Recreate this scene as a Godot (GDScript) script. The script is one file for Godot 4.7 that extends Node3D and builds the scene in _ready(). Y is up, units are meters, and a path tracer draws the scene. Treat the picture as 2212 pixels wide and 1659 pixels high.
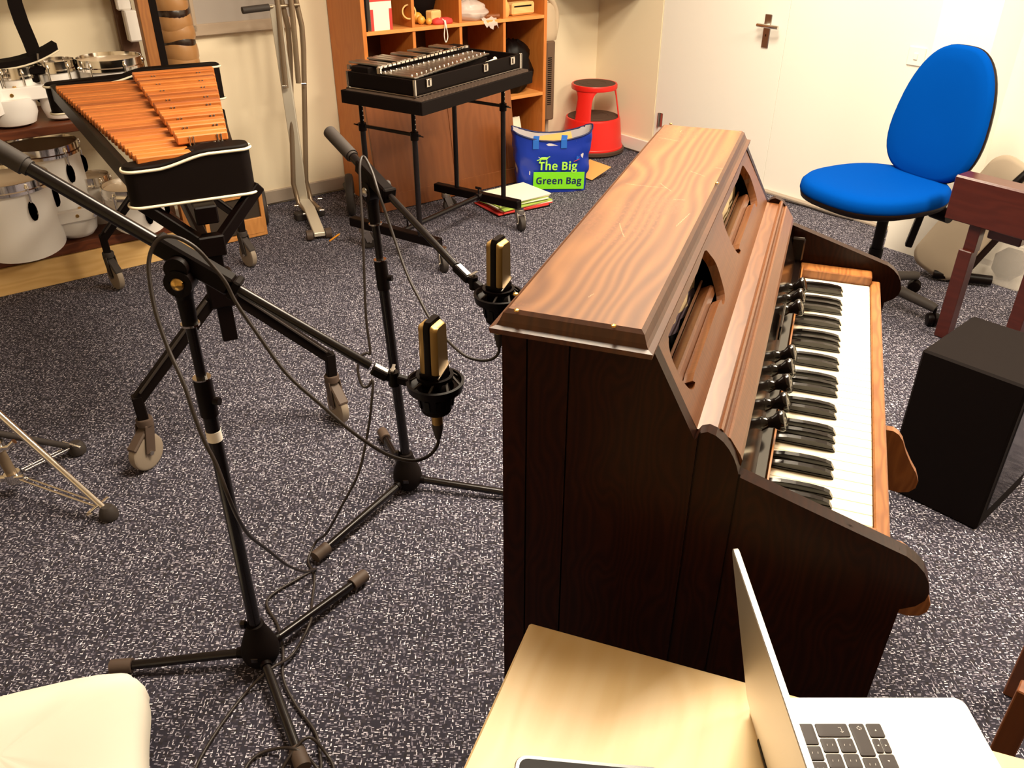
extends Node3D

# ---------------------------------------------------------------- mesh builder
class MB:
	var v := PackedVector3Array()
	var n := PackedVector3Array()
	var uv := PackedVector2Array()
	var x := Transform3D.IDENTITY

	func tri(a: Vector3, b: Vector3, c: Vector3, na: Vector3, nb: Vector3, nc: Vector3, ua := Vector2.ZERO, ub := Vector2.ZERO, uc := Vector2.ZERO):
		if (b - a).cross(c - a).dot(na + nb + nc) > 0.0:
			var t := b; b = c; c = t
			t = nb; nb = nc; nc = t
			var u := ub; ub = uc; uc = u
		v.append_array(PackedVector3Array([x * a, x * b, x * c]))
		n.append_array(PackedVector3Array([(x.basis * na).normalized(), (x.basis * nb).normalized(), (x.basis * nc).normalized()]))
		uv.append_array(PackedVector2Array([ua, ub, uc]))

	func quad(a: Vector3, b: Vector3, c: Vector3, d: Vector3, nn: Vector3, uvs := []):
		if uvs.is_empty():
			uvs = [Vector2(0, 1), Vector2(1, 1), Vector2(1, 0), Vector2(0, 0)]
		tri(a, b, c, nn, nn, nn, uvs[0], uvs[1], uvs[2])
		tri(a, c, d, nn, nn, nn, uvs[0], uvs[2], uvs[3])

	func box(c: Vector3, s: Vector3, bev := 0.0):
		var h := s * 0.5
		var b: float = min(bev, min(h.x, min(h.y, h.z)) * 0.95)
		for ax in 3:
			var a1 := (ax + 1) % 3
			var a2 := (ax + 2) % 3
			for sg in [-1.0, 1.0]:
				var pts := []
				for q in [[-1, -1], [1, -1], [1, 1], [-1, 1]]:
					var p := Vector3.ZERO
					p[ax] = sg * h[ax]
					p[a1] = q[0] * (h[a1] - b)
					p[a2] = q[1] * (h[a2] - b)
					pts.append(c + p)
				var nn := Vector3.ZERO
				nn[ax] = sg
				quad(pts[0], pts[1], pts[2], pts[3], nn)
		if b <= 0.0:
			return
		for ax in 3:
			var a1 := (ax + 1) % 3
			var a2 := (ax + 2) % 3
			for s1 in [-1.0, 1.0]:
				for s2 in [-1.0, 1.0]:
					var p1 := Vector3.ZERO
					p1[a1] = s1 * h[a1]
					p1[a2] = s2 * (h[a2] - b)
					var p2 := Vector3.ZERO
					p2[a1] = s1 * (h[a1] - b)
					p2[a2] = s2 * h[a2]
					var e := Vector3.ZERO
					e[ax] = h[ax] - b
					var nn := Vector3.ZERO
					nn[a1] = s1
					nn[a2] = s2
					quad(c + p1 - e, c + p1 + e, c + p2 + e, c + p2 - e, nn.normalized())
		for s0 in [-1.0, 1.0]:
			for s1 in [-1.0, 1.0]:
				for s2 in [-1.0, 1.0]:
					var nn := Vector3(s0, s1, s2)
					var q := Vector3(s0 * (h.x - b), s1 * (h.y - b), s2 * (h.z - b))
					tri(c + q + Vector3(s0 * b, 0, 0), c + q + Vector3(0, s1 * b, 0), c + q + Vector3(0, 0, s2 * b), nn, nn, nn)

	# a box that runs from a to b; w across (level), h the other way
	func bar(a: Vector3, b: Vector3, w: float, h: float, bev := 0.0):
		var d := (b - a)
		var l := d.length()
		d /= l
		var side := d.cross(Vector3.UP)
		if side.length() < 0.02:
			side = Vector3.RIGHT
		side = side.normalized()
		var up := side.cross(d).normalized()
		var keep := x
		x = x * Transform3D(Basis(side, up, -d), (a + b) * 0.5)
		box(Vector3.ZERO, Vector3(w, h, l), bev)
		x = keep

	# rings of equal length; smooth along and round, creases where a ring is given twice
	func grid(rings: Array, closed := true, cap0 := true, cap1 := true, flat := false):
		var nr := rings.size()
		var m: int = rings[0].size()
		var mm := m if closed else m - 1
		var nor := []
		var sgn := 0.0
		var fn := []
		for i in nr - 1:
			var row := []
			var c0 := Vector3.ZERO
			for p in rings[i]:
				c0 += p
			for p in rings[i + 1]:
				c0 += p
			c0 /= 2.0 * m
			for j in mm:
				var k := (j + 1) % m
				var f: Vector3 = (rings[i + 1][k] - rings[i][j]).cross(rings[i + 1][j] - rings[i][k])
				row.append(f)
				sgn += f.dot((rings[i][j] + rings[i + 1][k]) * 0.5 - c0)
			fn.append(row)
		var s := 1.0 if sgn >= 0.0 else -1.0
		if flat:
			for i in nr - 1:
				for j in mm:
					var k := (j + 1) % m
					var f: Vector3 = fn[i][j] * s
					if f.length() < 1e-12:
						continue
					quad(rings[i][j], rings[i][k], rings[i + 1][k], rings[i + 1][j], f.normalized())
		else:
			for i in nr:
				var row := []
				for j in m:
					var a := Vector3.ZERO
					for di in [-1, 0]:
						var ii: int = i + di
						if ii < 0 or ii >= nr - 1:
							continue
						for dj in [-1, 0]:
							var jj: int = j + dj
							if closed:
								jj = (jj + m) % m
							elif jj < 0 or jj >= m - 1:
								continue
							a += fn[ii][jj] * s
					row.append(a.normalized() if a.length() > 1e-14 else Vector3.UP)
				nor.append(row)
			for i in nr - 1:
				for j in mm:
					var k := (j + 1) % m
					var f: Vector3 = fn[i][j]
					if f.length() < 1e-14:
						continue
					tri(rings[i][j], rings[i][k], rings[i + 1][k], nor[i][j], nor[i][k], nor[i + 1][k])
					tri(rings[i][j], rings[i + 1][k], rings[i + 1][j], nor[i][j], nor[i + 1][k], nor[i + 1][j])
		if closed:
			if cap0:
				cap(rings[0], rings[1])
			if cap1:
				cap(rings[nr - 1], rings[nr - 2])

	func cap(ring, next):
		var c := Vector3.ZERO
		var d := Vector3.ZERO
		for p in ring:
			c += p
		for p in next:
			d += p
		c /= ring.size()
		d /= ring.size()
		var nn := Vector3.ZERO
		for j in ring.size():
			nn += (ring[j] - c).cross(ring[(j + 1) % ring.size()] - c)
		if nn.length() < 1e-12:
			return
		nn = nn.normalized()
		if nn.dot(c - d) < 0.0:
			nn = -nn
		for j in ring.size():
			tri(c, ring[j], ring[(j + 1) % ring.size()], nn, nn, nn)

	# profile of (radius, y); consecutive equal points make a crease
	func lathe(prof: Array, segs := 20, cap0 := true, cap1 := true):
		var rings := []
		var last := Vector2(-9, -9)
		for k in prof.size():
			var p: Vector2 = prof[k]
			var ring := PackedVector3Array()
			for j in segs:
				var a := TAU * j / segs
				ring.append(Vector3(cos(a) * p.x, p.y, sin(a) * p.x))
			rings.append(ring)
			# crease at sharp corners
			if k > 0 and k < prof.size() - 1:
				var d0: Vector2 = (p - prof[k - 1]).normalized()
				var d1: Vector2 = (prof[k + 1] - p).normalized()
				if d0.dot(d1) < 0.75:
					rings.append(ring)
			last = p
		grid(rings, true, cap0, cap1)

	func cyl(a: Vector3, b: Vector3, r0: float, r1 := -1.0, segs := 14):
		if r1 < 0.0:
			r1 = r0
		tube([a, b], r0, segs, r1)

	func tube(pts: Array, r: float, segs := 10, r1 := -1.0):
		if r1 < 0.0:
			r1 = r
		var rings := []
		var side := Vector3.ZERO
		for i in pts.size():
			var d: Vector3
			if i == 0:
				d = pts[1] - pts[0]
			elif i == pts.size() - 1:
				d = pts[i] - pts[i - 1]
			else:
				d = (pts[i + 1] - pts[i]).normalized() + (pts[i] - pts[i - 1]).normalized()
			d = d.normalized()
			if side == Vector3.ZERO:
				side = d.cross(Vector3.UP)
				if side.length() < 0.05:
					side = d.cross(Vector3.RIGHT)
			side = (side - d * side.dot(d)).normalized()
			var up := d.cross(side)
			var rr: float = lerp(r, r1, float(i) / (pts.size() - 1))
			var ring := PackedVector3Array()
			for j in segs:
				var a := TAU * j / segs
				ring.append(pts[i] + (side * cos(a) + up * sin(a)) * rr)
			rings.append(ring)
		grid(rings)

	# polygon in x,y pushed from z0 to z1
	func prism(poly: PackedVector2Array, z0: float, z1: float):
		var idx := Geometry2D.triangulate_polygon(poly)
		for zz in [z0, z1]:
			var nn := Vector3(0, 0, 1.0 if zz == max(z0, z1) else -1.0)
			for i in range(0, idx.size(), 3):
				var a := poly[idx[i]]
				var b := poly[idx[i + 1]]
				var c := poly[idx[i + 2]]
				tri(Vector3(a.x, a.y, zz), Vector3(b.x, b.y, zz), Vector3(c.x, c.y, zz), nn, nn, nn)
		var ar := 0.0
		for i in poly.size():
			var p := poly[i]
			var q := poly[(i + 1) % poly.size()]
			ar += p.x * q.y - q.x * p.y
		var s := 1.0 if ar > 0.0 else -1.0
		for i in poly.size():
			var p := poly[i]
			var q := poly[(i + 1) % poly.size()]
			var e := (q - p).normalized()
			quad(Vector3(p.x, p.y, z0), Vector3(q.x, q.y, z0), Vector3(q.x, q.y, z1), Vector3(p.x, p.y, z1), Vector3(e.y * s, -e.x * s, 0))

	# outline (x,z) swollen into a cushion: prof of (inset share 0..1 from the outline, y)
	func puff(outline: PackedVector2Array, prof: Array):
		var c := Vector2.ZERO
		for p in outline:
			c += p
		c /= outline.size()
		var rings := []
		for q in prof:
			var ring := PackedVector3Array()
			for p: Vector2 in outline:
				var w: Vector2 = c + (p - c) * (1.0 - q.x)
				ring.append(Vector3(w.x, q.y, w.y))
			rings.append(ring)
		grid(rings)

	func mesh() -> ArrayMesh:
		var a := []
		a.resize(Mesh.ARRAY_MAX)
		a[Mesh.ARRAY_VERTEX] = v
		a[Mesh.ARRAY_NORMAL] = n
		a[Mesh.ARRAY_TEX_UV] = uv
		var m := ArrayMesh.new()
		m.add_surface_from_arrays(Mesh.PRIMITIVE_TRIANGLES, a)
		return m

# ---------------------------------------------------------------- naming
var taken := {}
var M := {}
var RO := Vector3(0.60, 0, -5.93)     # corner of the room; room axes turned by 37 degrees
const RY := 37.0

func numbered(called: String) -> String:
	if not taken.has(called):
		taken[called] = 0
		return called
	taken[called] += 1
	return "%s_%03d" % [called, taken[called]]

func tag(o: Node, label: String, category: String, group := "", kind := ""):
	if label: o.set_meta("label", label)
	if category: o.set_meta("category", category)
	if group: o.set_meta("group", group)
	if kind: o.set_meta("kind", kind)

func thing(called: String, label: String, category: String, at := Vector3.ZERO, turn := 0.0, group := "") -> Node3D:
	var o := Node3D.new()
	o.name = numbered(called)
	add_child(o)
	o.position = at
	o.rotation_degrees.y = turn
	tag(o, label, category, group)
	return o

func part(called: String, mb, m: Material, parent: Node, label := "") -> MeshInstance3D:
	var o := MeshInstance3D.new()
	o.mesh = mb.mesh() if mb is MB else mb
	o.material_override = m
	o.name = called
	parent.add_child(o, true)
	if label: o.set_meta("label", label)
	return o

func solo(called: String, mb, m: Material, label: String, category: String, at := Vector3.ZERO, turn := 0.0, group := "") -> MeshInstance3D:
	var o := MeshInstance3D.new()
	o.mesh = mb.mesh() if mb is MB else mb
	o.material_override = m
	o.name = numbered(called)
	add_child(o)
	o.position = at
	o.rotation_degrees.y = turn
	tag(o, label, category, group)
	return o

func struct(called: String, mb: MB, m: Material, label: String) -> MeshInstance3D:
	var o := solo(called, mb, m, label, "")
	o.position = RO
	o.rotation_degrees.y = RY
	o.set_meta("kind", "structure")
	return o

func R(a: float, h: float, b: float) -> Vector3:
	var t := deg_to_rad(RY)
	return RO + Vector3(cos(t), 0, -sin(t)) * a + Vector3(sin(t), 0, cos(t)) * b + Vector3(0, h, 0)

func dup(o: Node3D, label: String) -> Node3D:
	var stem := String(o.name)
	var re := RegEx.create_from_string("_[0-9]{3}$")
	stem = re.sub(stem, "")
	var c: Node3D = o.duplicate()
	c.name = numbered(stem)
	add_child(c)
	c.set_meta("label", label)
	return c

func spline(p: Array, per := 6) -> Array:
	var out := []
	for i in p.size() - 1:
		var a: Vector3 = p[max(i - 1, 0)]
		var b: Vector3 = p[i]
		var c: Vector3 = p[i + 1]
		var d: Vector3 = p[min(i + 2, p.size() - 1)]
		for k in per:
			out.append(b.cubic_interpolate(c, a, d, float(k) / per))
	out.append(p[p.size() - 1])
	return out

func ellipse(cx: float, cz: float, rx: float, rz: float, k := 32, pw := 2.0) -> PackedVector2Array:
	var o := PackedVector2Array()
	for j in k:
		var a := TAU * j / k
		o.append(Vector2(cx + rx * sign(cos(a)) * pow(abs(cos(a)), 2.0 / pw), cz + rz * sign(sin(a)) * pow(abs(sin(a)), 2.0 / pw)))
	return o

func rrect(x0: float, x1: float, y0: float, y1: float, r: float, k := 5) -> PackedVector2Array:
	var o := PackedVector2Array()
	for q in [[x1 - r, y1 - r, 0], [x0 + r, y1 - r, 1], [x0 + r, y0 + r, 2], [x1 - r, y0 + r, 3]]:
		for j in k + 1:
			var a: float = (q[2] + float(j) / k) * PI * 0.5
			o.append(Vector2(q[0] + cos(a) * r, q[1] + sin(a) * r))
	return o

# ---------------------------------------------------------------- materials
func mat(col: Color, rough := 0.6, metal := 0.0) -> StandardMaterial3D:
	var m := StandardMaterial3D.new()
	m.albedo_color = col
	m.roughness = rough
	m.metallic = metal
	return m

func hexc(s: String) -> Color:
	return Color.html(s)

func tex_mat(im: Image, tile: float, rough: float, world := false) -> StandardMaterial3D:
	var m := StandardMaterial3D.new()
	m.albedo_texture = ImageTexture.create_from_image(im)
	m.roughness = rough
	m.uv1_triplanar = true
	m.uv1_world_triplanar = world
	m.uv1_scale = Vector3.ONE / tile
	return m

# grain runs up the picture (v) unless across
func wood(sd: int, ca: Color, cb: Color, lines := 26.0, warp := 1.6, across := false, size := 384) -> Image:
	var nz := FastNoiseLite.new()
	nz.seed = sd
	nz.frequency = 1.0
	nz.fractal_octaves = 3
	var im := Image.create(size, size, false, Image.FORMAT_RGB8)
	for j in size:
		for i in size:
			var u := float(i) / size
			var w := float(j) / size
			# periodic across both edges: blend of wrapped samples
			var a := TAU * u
			var b := TAU * w
			var q := nz.get_noise_3d(cos(a) * 0.55 + 3.1, sin(a) * 0.55, sin(b) * 0.16 + cos(b) * 0.10)
			var fine := nz.get_noise_3d(cos(a) * 7.5, sin(a) * 7.5, sin(b) * 0.5)
			var g := 0.5 + 0.5 * sin(TAU * (u * lines + q * warp * 6.0))
			g = clamp(g * 0.55 + (fine * 0.5 + 0.5) * 0.45, 0.0, 1.0)
			var c := ca.lerp(cb, g)
			if across:
				im.set_pixel(j, i, c)
			else:
				im.set_pixel(i, j, c)
	return im

func carpet() -> Image:
	var s := 1536
	var im := Image.create(s, s, false, Image.FORMAT_RGB8)
	im.fill(Color(0.15, 0.14, 0.19))
	var rg := RandomNumberGenerator.new()
	rg.seed = 11
	for k in 5200:
		var p := Vector2i(rg.randi_range(0, s), rg.randi_range(0, s))
		var t := rg.randf()
		im.fill_rect(Rect2i(p, Vector2i(rg.randi_range(6, 18), rg.randi_range(6, 18))), Color(0.12, 0.10, 0.115).lerp(Color(0.26, 0.24, 0.29), t))
	# little loops in rows, some lying one way and some the other
	var step := 9
	for j in range(0, s, step):
		for i in range(0, s, 18):
			if rg.randf() < 0.34:
				continue
			var t := rg.randf()
			var c := Color(0.42, 0.40, 0.46).lerp(Color(0.94, 0.92, 0.97), pow(t, 1.5))
			var sz := Vector2i(rg.randi_range(9, 16), rg.randi_range(3, 5))
			if rg.randf() < 0.36:
				sz = Vector2i(sz.y, sz.x)
			im.fill_rect(Rect2i(Vector2i(i + rg.randi_range(-5, 5), j + rg.randi_range(-3, 3)), sz), c)
	return im

func worn_top() -> Image:
	var s := 1024
	var im := wood(5, hexc("5a3416"), hexc("8a5a2e"), 52.0, 0.9, false, 512)
	im.resize(s, s, Image.INTERPOLATE_BILINEAR)
	var rg := RandomNumberGenerator.new()
	rg.seed = 77
	# rubbed reddish patches
	for k in 14:
		var c := Vector2(rg.randf() * s, rg.randf() * s)
		var r := rg.randf_range(25, 70)
		for q in 500:
			var a := rg.randf() * TAU
			var d := sqrt(rg.randf()) * r
			var p := Vector2i(c + Vector2(cos(a) * d, sin(a) * d * 1.8))
			if p.x > 2 and p.y > 2 and p.x < s - 3 and p.y < s - 3:
				var o := im.get_pixelv(p)
				im.fill_rect(Rect2i(p, Vector2i(3, 5)), o.lerp(hexc("7a4a2a"), 0.4))
	# scratches: straight runs of thin light strokes
	for k in 90:
		var p := Vector2(rg.randf() * s, rg.randf() * s)
		var a := rg.randf() * PI
		var l := rg.randf_range(14, 90) if k > 8 else rg.randf_range(90, 190)
		var d := Vector2(cos(a), sin(a))
		var bend := rg.randf_range(-0.004, 0.004)
		for q in int(l):
			if rg.randf() < 0.18:
				continue
			d = d.rotated(bend)
			p += d
			var pi := Vector2i(p)
			if pi.x > 1 and pi.y > 1 and pi.x < s - 2 and pi.y < s - 2:
				var o := im.get_pixelv(pi)
				im.set_pixelv(pi, o.lerp(hexc("c9a684"), rg.randf_range(0.35, 0.9)))
	return im

func make_materials():
	M.carpet = tex_mat(carpet(), 0.75, 0.95, true)
	M.wall = mat(hexc("f3e4c6"), 0.9)
	M.white_wall = mat(hexc("f6f0e4"), 0.85)
	M.door = mat(hexc("f7f3ea"), 0.55)
	M.ceiling = mat(hexc("f2eee6"), 0.95)
	M.skirt = mat(hexc("a8998a"), 0.55)
	M.skirt_white = mat(hexc("efe8dc"), 0.5)
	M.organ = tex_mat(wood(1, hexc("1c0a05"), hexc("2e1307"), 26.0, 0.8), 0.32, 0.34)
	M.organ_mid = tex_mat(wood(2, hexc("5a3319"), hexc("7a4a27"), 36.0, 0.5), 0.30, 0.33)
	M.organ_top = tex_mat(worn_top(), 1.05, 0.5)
	M.organ_top.metallic_specular = 0.3
	M.organ_edge = tex_mat(wood(6, hexc("40210f"), hexc("5a3216"), 20.0, 0.4), 0.30, 0.4)
	M.organ_rail = tex_mat(wood(3, hexc("7d4a22"), hexc("a86c38"), 16.0, 0.5), 0.25, 0.38)
	M.ivory = mat(hexc("f4ead0"), 0.25)
	M.ebony = mat(hexc("120b09"), 0.22)
	M.black_gloss = mat(hexc("140d0b"), 0.15)
	M.cloth = mat(hexc("e8cfa4"), 0.95)
	M.cloth_purple = mat(hexc("6a5a66"), 0.95)
	M.black = mat(hexc("0b0403"), 0.42)
	M.black_matt = mat(hexc("0e0604"), 0.7)
	M.black_soft = mat(hexc("100806"), 0.85)
	M.tube_black = mat(hexc("161010"), 0.25, 0.3)
	M.rubber = mat(hexc("2e2622"), 0.7)
	M.rubber_brown = mat(hexc("4a3a30"), 0.65)
	M.cable = mat(hexc("271d19"), 0.5)
	M.chrome = mat(hexc("e6e0d8"), 0.12, 1.0)
	M.steel = mat(hexc("b9b2aa"), 0.3, 1.0)
	M.brass = mat(hexc("c9a05a"), 0.3, 1.0)
	M.gold_mesh = mat(hexc("a5854f"), 0.42, 0.75)
	M.grey_wheel = mat(hexc("8a7c6c"), 0.6)
	M.cap_grey = mat(hexc("7d6c60"), 0.6)
	M.bar_a = tex_mat(wood(21, hexc("b8662a"), hexc("cf7c38"), 10.0, 0.3, true, 256), 0.2, 0.42)
	M.bar_b = tex_mat(wood(22, hexc("a85a22"), hexc("bb6a2c"), 10.0, 0.3, true, 256), 0.2, 0.42)
	M.bar_c = tex_mat(wood(23, hexc("8a4417"), hexc("9f5520"), 10.0, 0.3, true, 256), 0.2, 0.42)
	M.case_black = mat(hexc("0d0503"), 0.6)
	M.piping = mat(hexc("e9dcc0"), 0.5)
	M.drum_white = mat(hexc("f2ece6"), 0.3)
	M.drum_head = mat(hexc("efd6b4"), 0.4)
	M.drum_head.backlight = Color(0.25, 0.2, 0.15)
	M.shelf_dark = tex_mat(wood(31, hexc("5a2c17"), hexc("7c4324"), 18.0, 0.5, true, 256), 0.35, 0.4)
	M.plinth = tex_mat(wood(32, hexc("dcae6c"), hexc("ecc485"), 8.0, 0.5, true, 256), 0.6, 0.45)
	M.post = tex_mat(wood(33, hexc("8a5426"), hexc("a3692f"), 10.0, 0.4, false, 256), 0.4, 0.5)
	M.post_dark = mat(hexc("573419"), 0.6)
	M.cup = tex_mat(wood(34, hexc("c4702c"), hexc("cf7f38"), 12.0, 0.6, false, 256), 0.7, 0.45)
	M.cup_h = tex_mat(wood(34, hexc("d88a44"), hexc("e39a54"), 12.0, 0.6, true, 256), 0.7, 0.45)
	M.board = tex_mat(wood(35, hexc("7b4420"), hexc("8c5129"), 10.0, 0.4, false, 256), 0.6, 0.35)
	M.kraft = mat(hexc("a87a4c"), 0.28)
	M.kraft_dark = mat(hexc("2c1b12"), 0.25)
	M.pinboard = mat(hexc("a79d94"), 0.95)
	M.pinframe = mat(hexc("b09c86"), 0.5)
	M.frame_cream = mat(hexc("cfc6b4"), 0.35, 0.2)
	M.frame_tube = mat(hexc("8d7a64"), 0.3, 0.5)
	M.red = mat(hexc("e3251d"), 0.35)
	M.tread = mat(hexc("50382a"), 0.85)
	M.blue = mat(hexc("003f92"), 0.95)
	M.blue.metallic_specular = 0.1
	M.shell = mat(hexc("190c08"), 0.5)
	M.mahog = tex_mat(wood(41, hexc("3f150e"), hexc("4d1d14"), 10.0, 0.3, true, 256), 0.4, 0.3)
	M.speaker = mat(hexc("0e0605"), 0.75)
	M.grey_pad = mat(hexc("a3937f"), 0.75)
	M.desk = tex_mat(wood(42, hexc("f0cf96"), hexc("f8dcab"), 9.0, 0.5, false, 384), 0.55, 0.38)
	M.desk_edge = mat(hexc("c98f52"), 0.5)
	M.alu = mat(hexc("e3dfda"), 0.36, 0.85)
	M.key = mat(hexc("2a1e1c"), 0.5)
	M.glyph = mat(hexc("d8d0cc"), 0.6)
	M.phone = mat(hexc("0f0c0b"), 0.2)
	M.bag_blue = mat(hexc("10309c"), 0.33)
	M.bag_trim = mat(hexc("0c1a52"), 0.5)
	M.bag_in = mat(hexc("c9c3c6"), 0.5)
	M.bag_strap = mat(hexc("1c62c0"), 0.6)
	M.lime = mat(hexc("7ad41c"), 0.45)
	M.lime_text = mat(hexc("a6e24a"), 0.45)
	M.paper = mat(hexc("f3ead2"), 0.8)
	M.paper_green = mat(hexc("9db44e"), 0.8)
	M.paper_red = mat(hexc("cf3a34"), 0.7)
	M.paper_orange = mat(hexc("e6a860"), 0.8)
	M.pencil = mat(hexc("e0921e"), 0.5)
	M.chairwood = tex_mat(wood(43, hexc("6d3a17"), hexc("80481f"), 10.0, 0.3, false, 256), 0.4, 0.5)
	M.pillow = mat(hexc("f6efe0"), 0.95)
	M.tape = mat(hexc("efe6da"), 0.6)
	M.beige = mat(hexc("cdb79a"), 0.85)
	M.heater = mat(hexc("6b5340"), 0.6)
	M.maraca = mat(hexc("d9a040"), 0.4)
	M.ply = tex_mat(wood(44, hexc("b5783c"), hexc("c88a4a"), 10.0, 0.5, false, 256), 0.5, 0.55)
	M.amp = mat(hexc("33281e"), 0.95)
	M.clear = StandardMaterial3D.new()
	M.clear.albedo_color = Color(0.95, 0.92, 0.88, 0.28)
	M.clear.transparency = BaseMaterial3D.TRANSPARENCY_ALPHA
	M.clear.roughness = 0.15
	M.film = StandardMaterial3D.new()
	M.film.albedo_color = Color(0.96, 0.9, 0.86, 0.5)
	M.film.transparency = BaseMaterial3D.TRANSPARENCY_ALPHA
	M.film.roughness = 0.3
	for k in ["black", "black_matt", "case_black", "speaker", "black_soft", "shell", "organ"]:
		M[k].metallic_specular = 0.25
	M.lamp = mat(Color(1, 0.95, 0.86), 0.5)
	M.lamp.emission_enabled = true
	M.lamp.emission = Color(1, 0.93, 0.82)
	M.lamp.emission_energy_multiplier = 2.5

# ---------------------------------------------------------------- the scene
func _ready():
	var cam := Camera3D.new()
	cam.name = "camera"
	cam.position = Vector3(0, 1.5, 0)
	cam.rotation_degrees = Vector3(-30.774, 0, 0)
	cam.fov = 49.73
	cam.near = 0.05
	cam.far = 40.0
	add_child(cam)
	cam.current = true
	var we := WorldEnvironment.new()
	we.name = "environment"
	var e := Environment.new()
	e.background_mode = Environment.BG_COLOR
	e.background_color = Color(0.02, 0.02, 0.02)
	e.tonemap_mode = Environment.TONE_MAPPER_LINEAR
	e.tonemap_exposure = 1.0
	e.sdfgi_enabled = true
	e.ssao_enabled = true
	e.ssil_enabled = true
	we.environment = e
	add_child(we)
	make_materials()
	ceiling_lamp(R(-2.55, 2.49, 2.9), 12.0, "ceiling light panel above the xylophone and the glockenspiel", 1.2, 0.6)
	ceiling_lamp(R(-1.0, 2.49, 4.42), 9.0, "ceiling light panel above the office chair and speaker", 0.6, 0.6)
	ceiling_lamp(R(-1.25, 2.49, 2.0), 5.5, "ceiling light panel above the far end of the organ", 0.6, 0.6)
	room()
	organ()
	desk_and_laptop()
	mic_stands()
	xylophone()
	glockenspiel()
	cupboard()
	drum_shelves()
	back_wall_things()
	floor_things()
	chairs()

func ceiling_lamp(at: Vector3, energy: float, label: String, w: float, d: float):
	var t := thing("ceiling_light", label, "ceiling light", at, RY, "ceiling light panels")
	var m := MB.new()
	m.box(Vector3(0, -0.012, 0), Vector3(w, 0.012, d), 0.002)
	part("diffuser", m, M.lamp, t)
	m = MB.new()
	for s in [-1.0, 1.0]:
		m.box(Vector3(s * (w * 0.5 + 0.015), -0.01, 0), Vector3(0.03, 0.03, d + 0.06), 0.003)
		m.box(Vector3(0, -0.01, s * (d * 0.5 + 0.015)), Vector3(w, 0.03, 0.03), 0.003)
	part("frame", m, M.white_wall, t)
	var l := AreaLight3D.new()
	l.name = "lamp_glow"
	l.area_size = Vector2(w, d)
	l.light_energy = energy
	l.light_color = Color(1.0, 0.935, 0.83)
	l.area_range = 14.0
	l.shadow_enabled = true
	l.rotation_degrees = Vector3(-90, 0, 0)
	l.position = Vector3(0, -0.03, 0)
	t.add_child(l)

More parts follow.
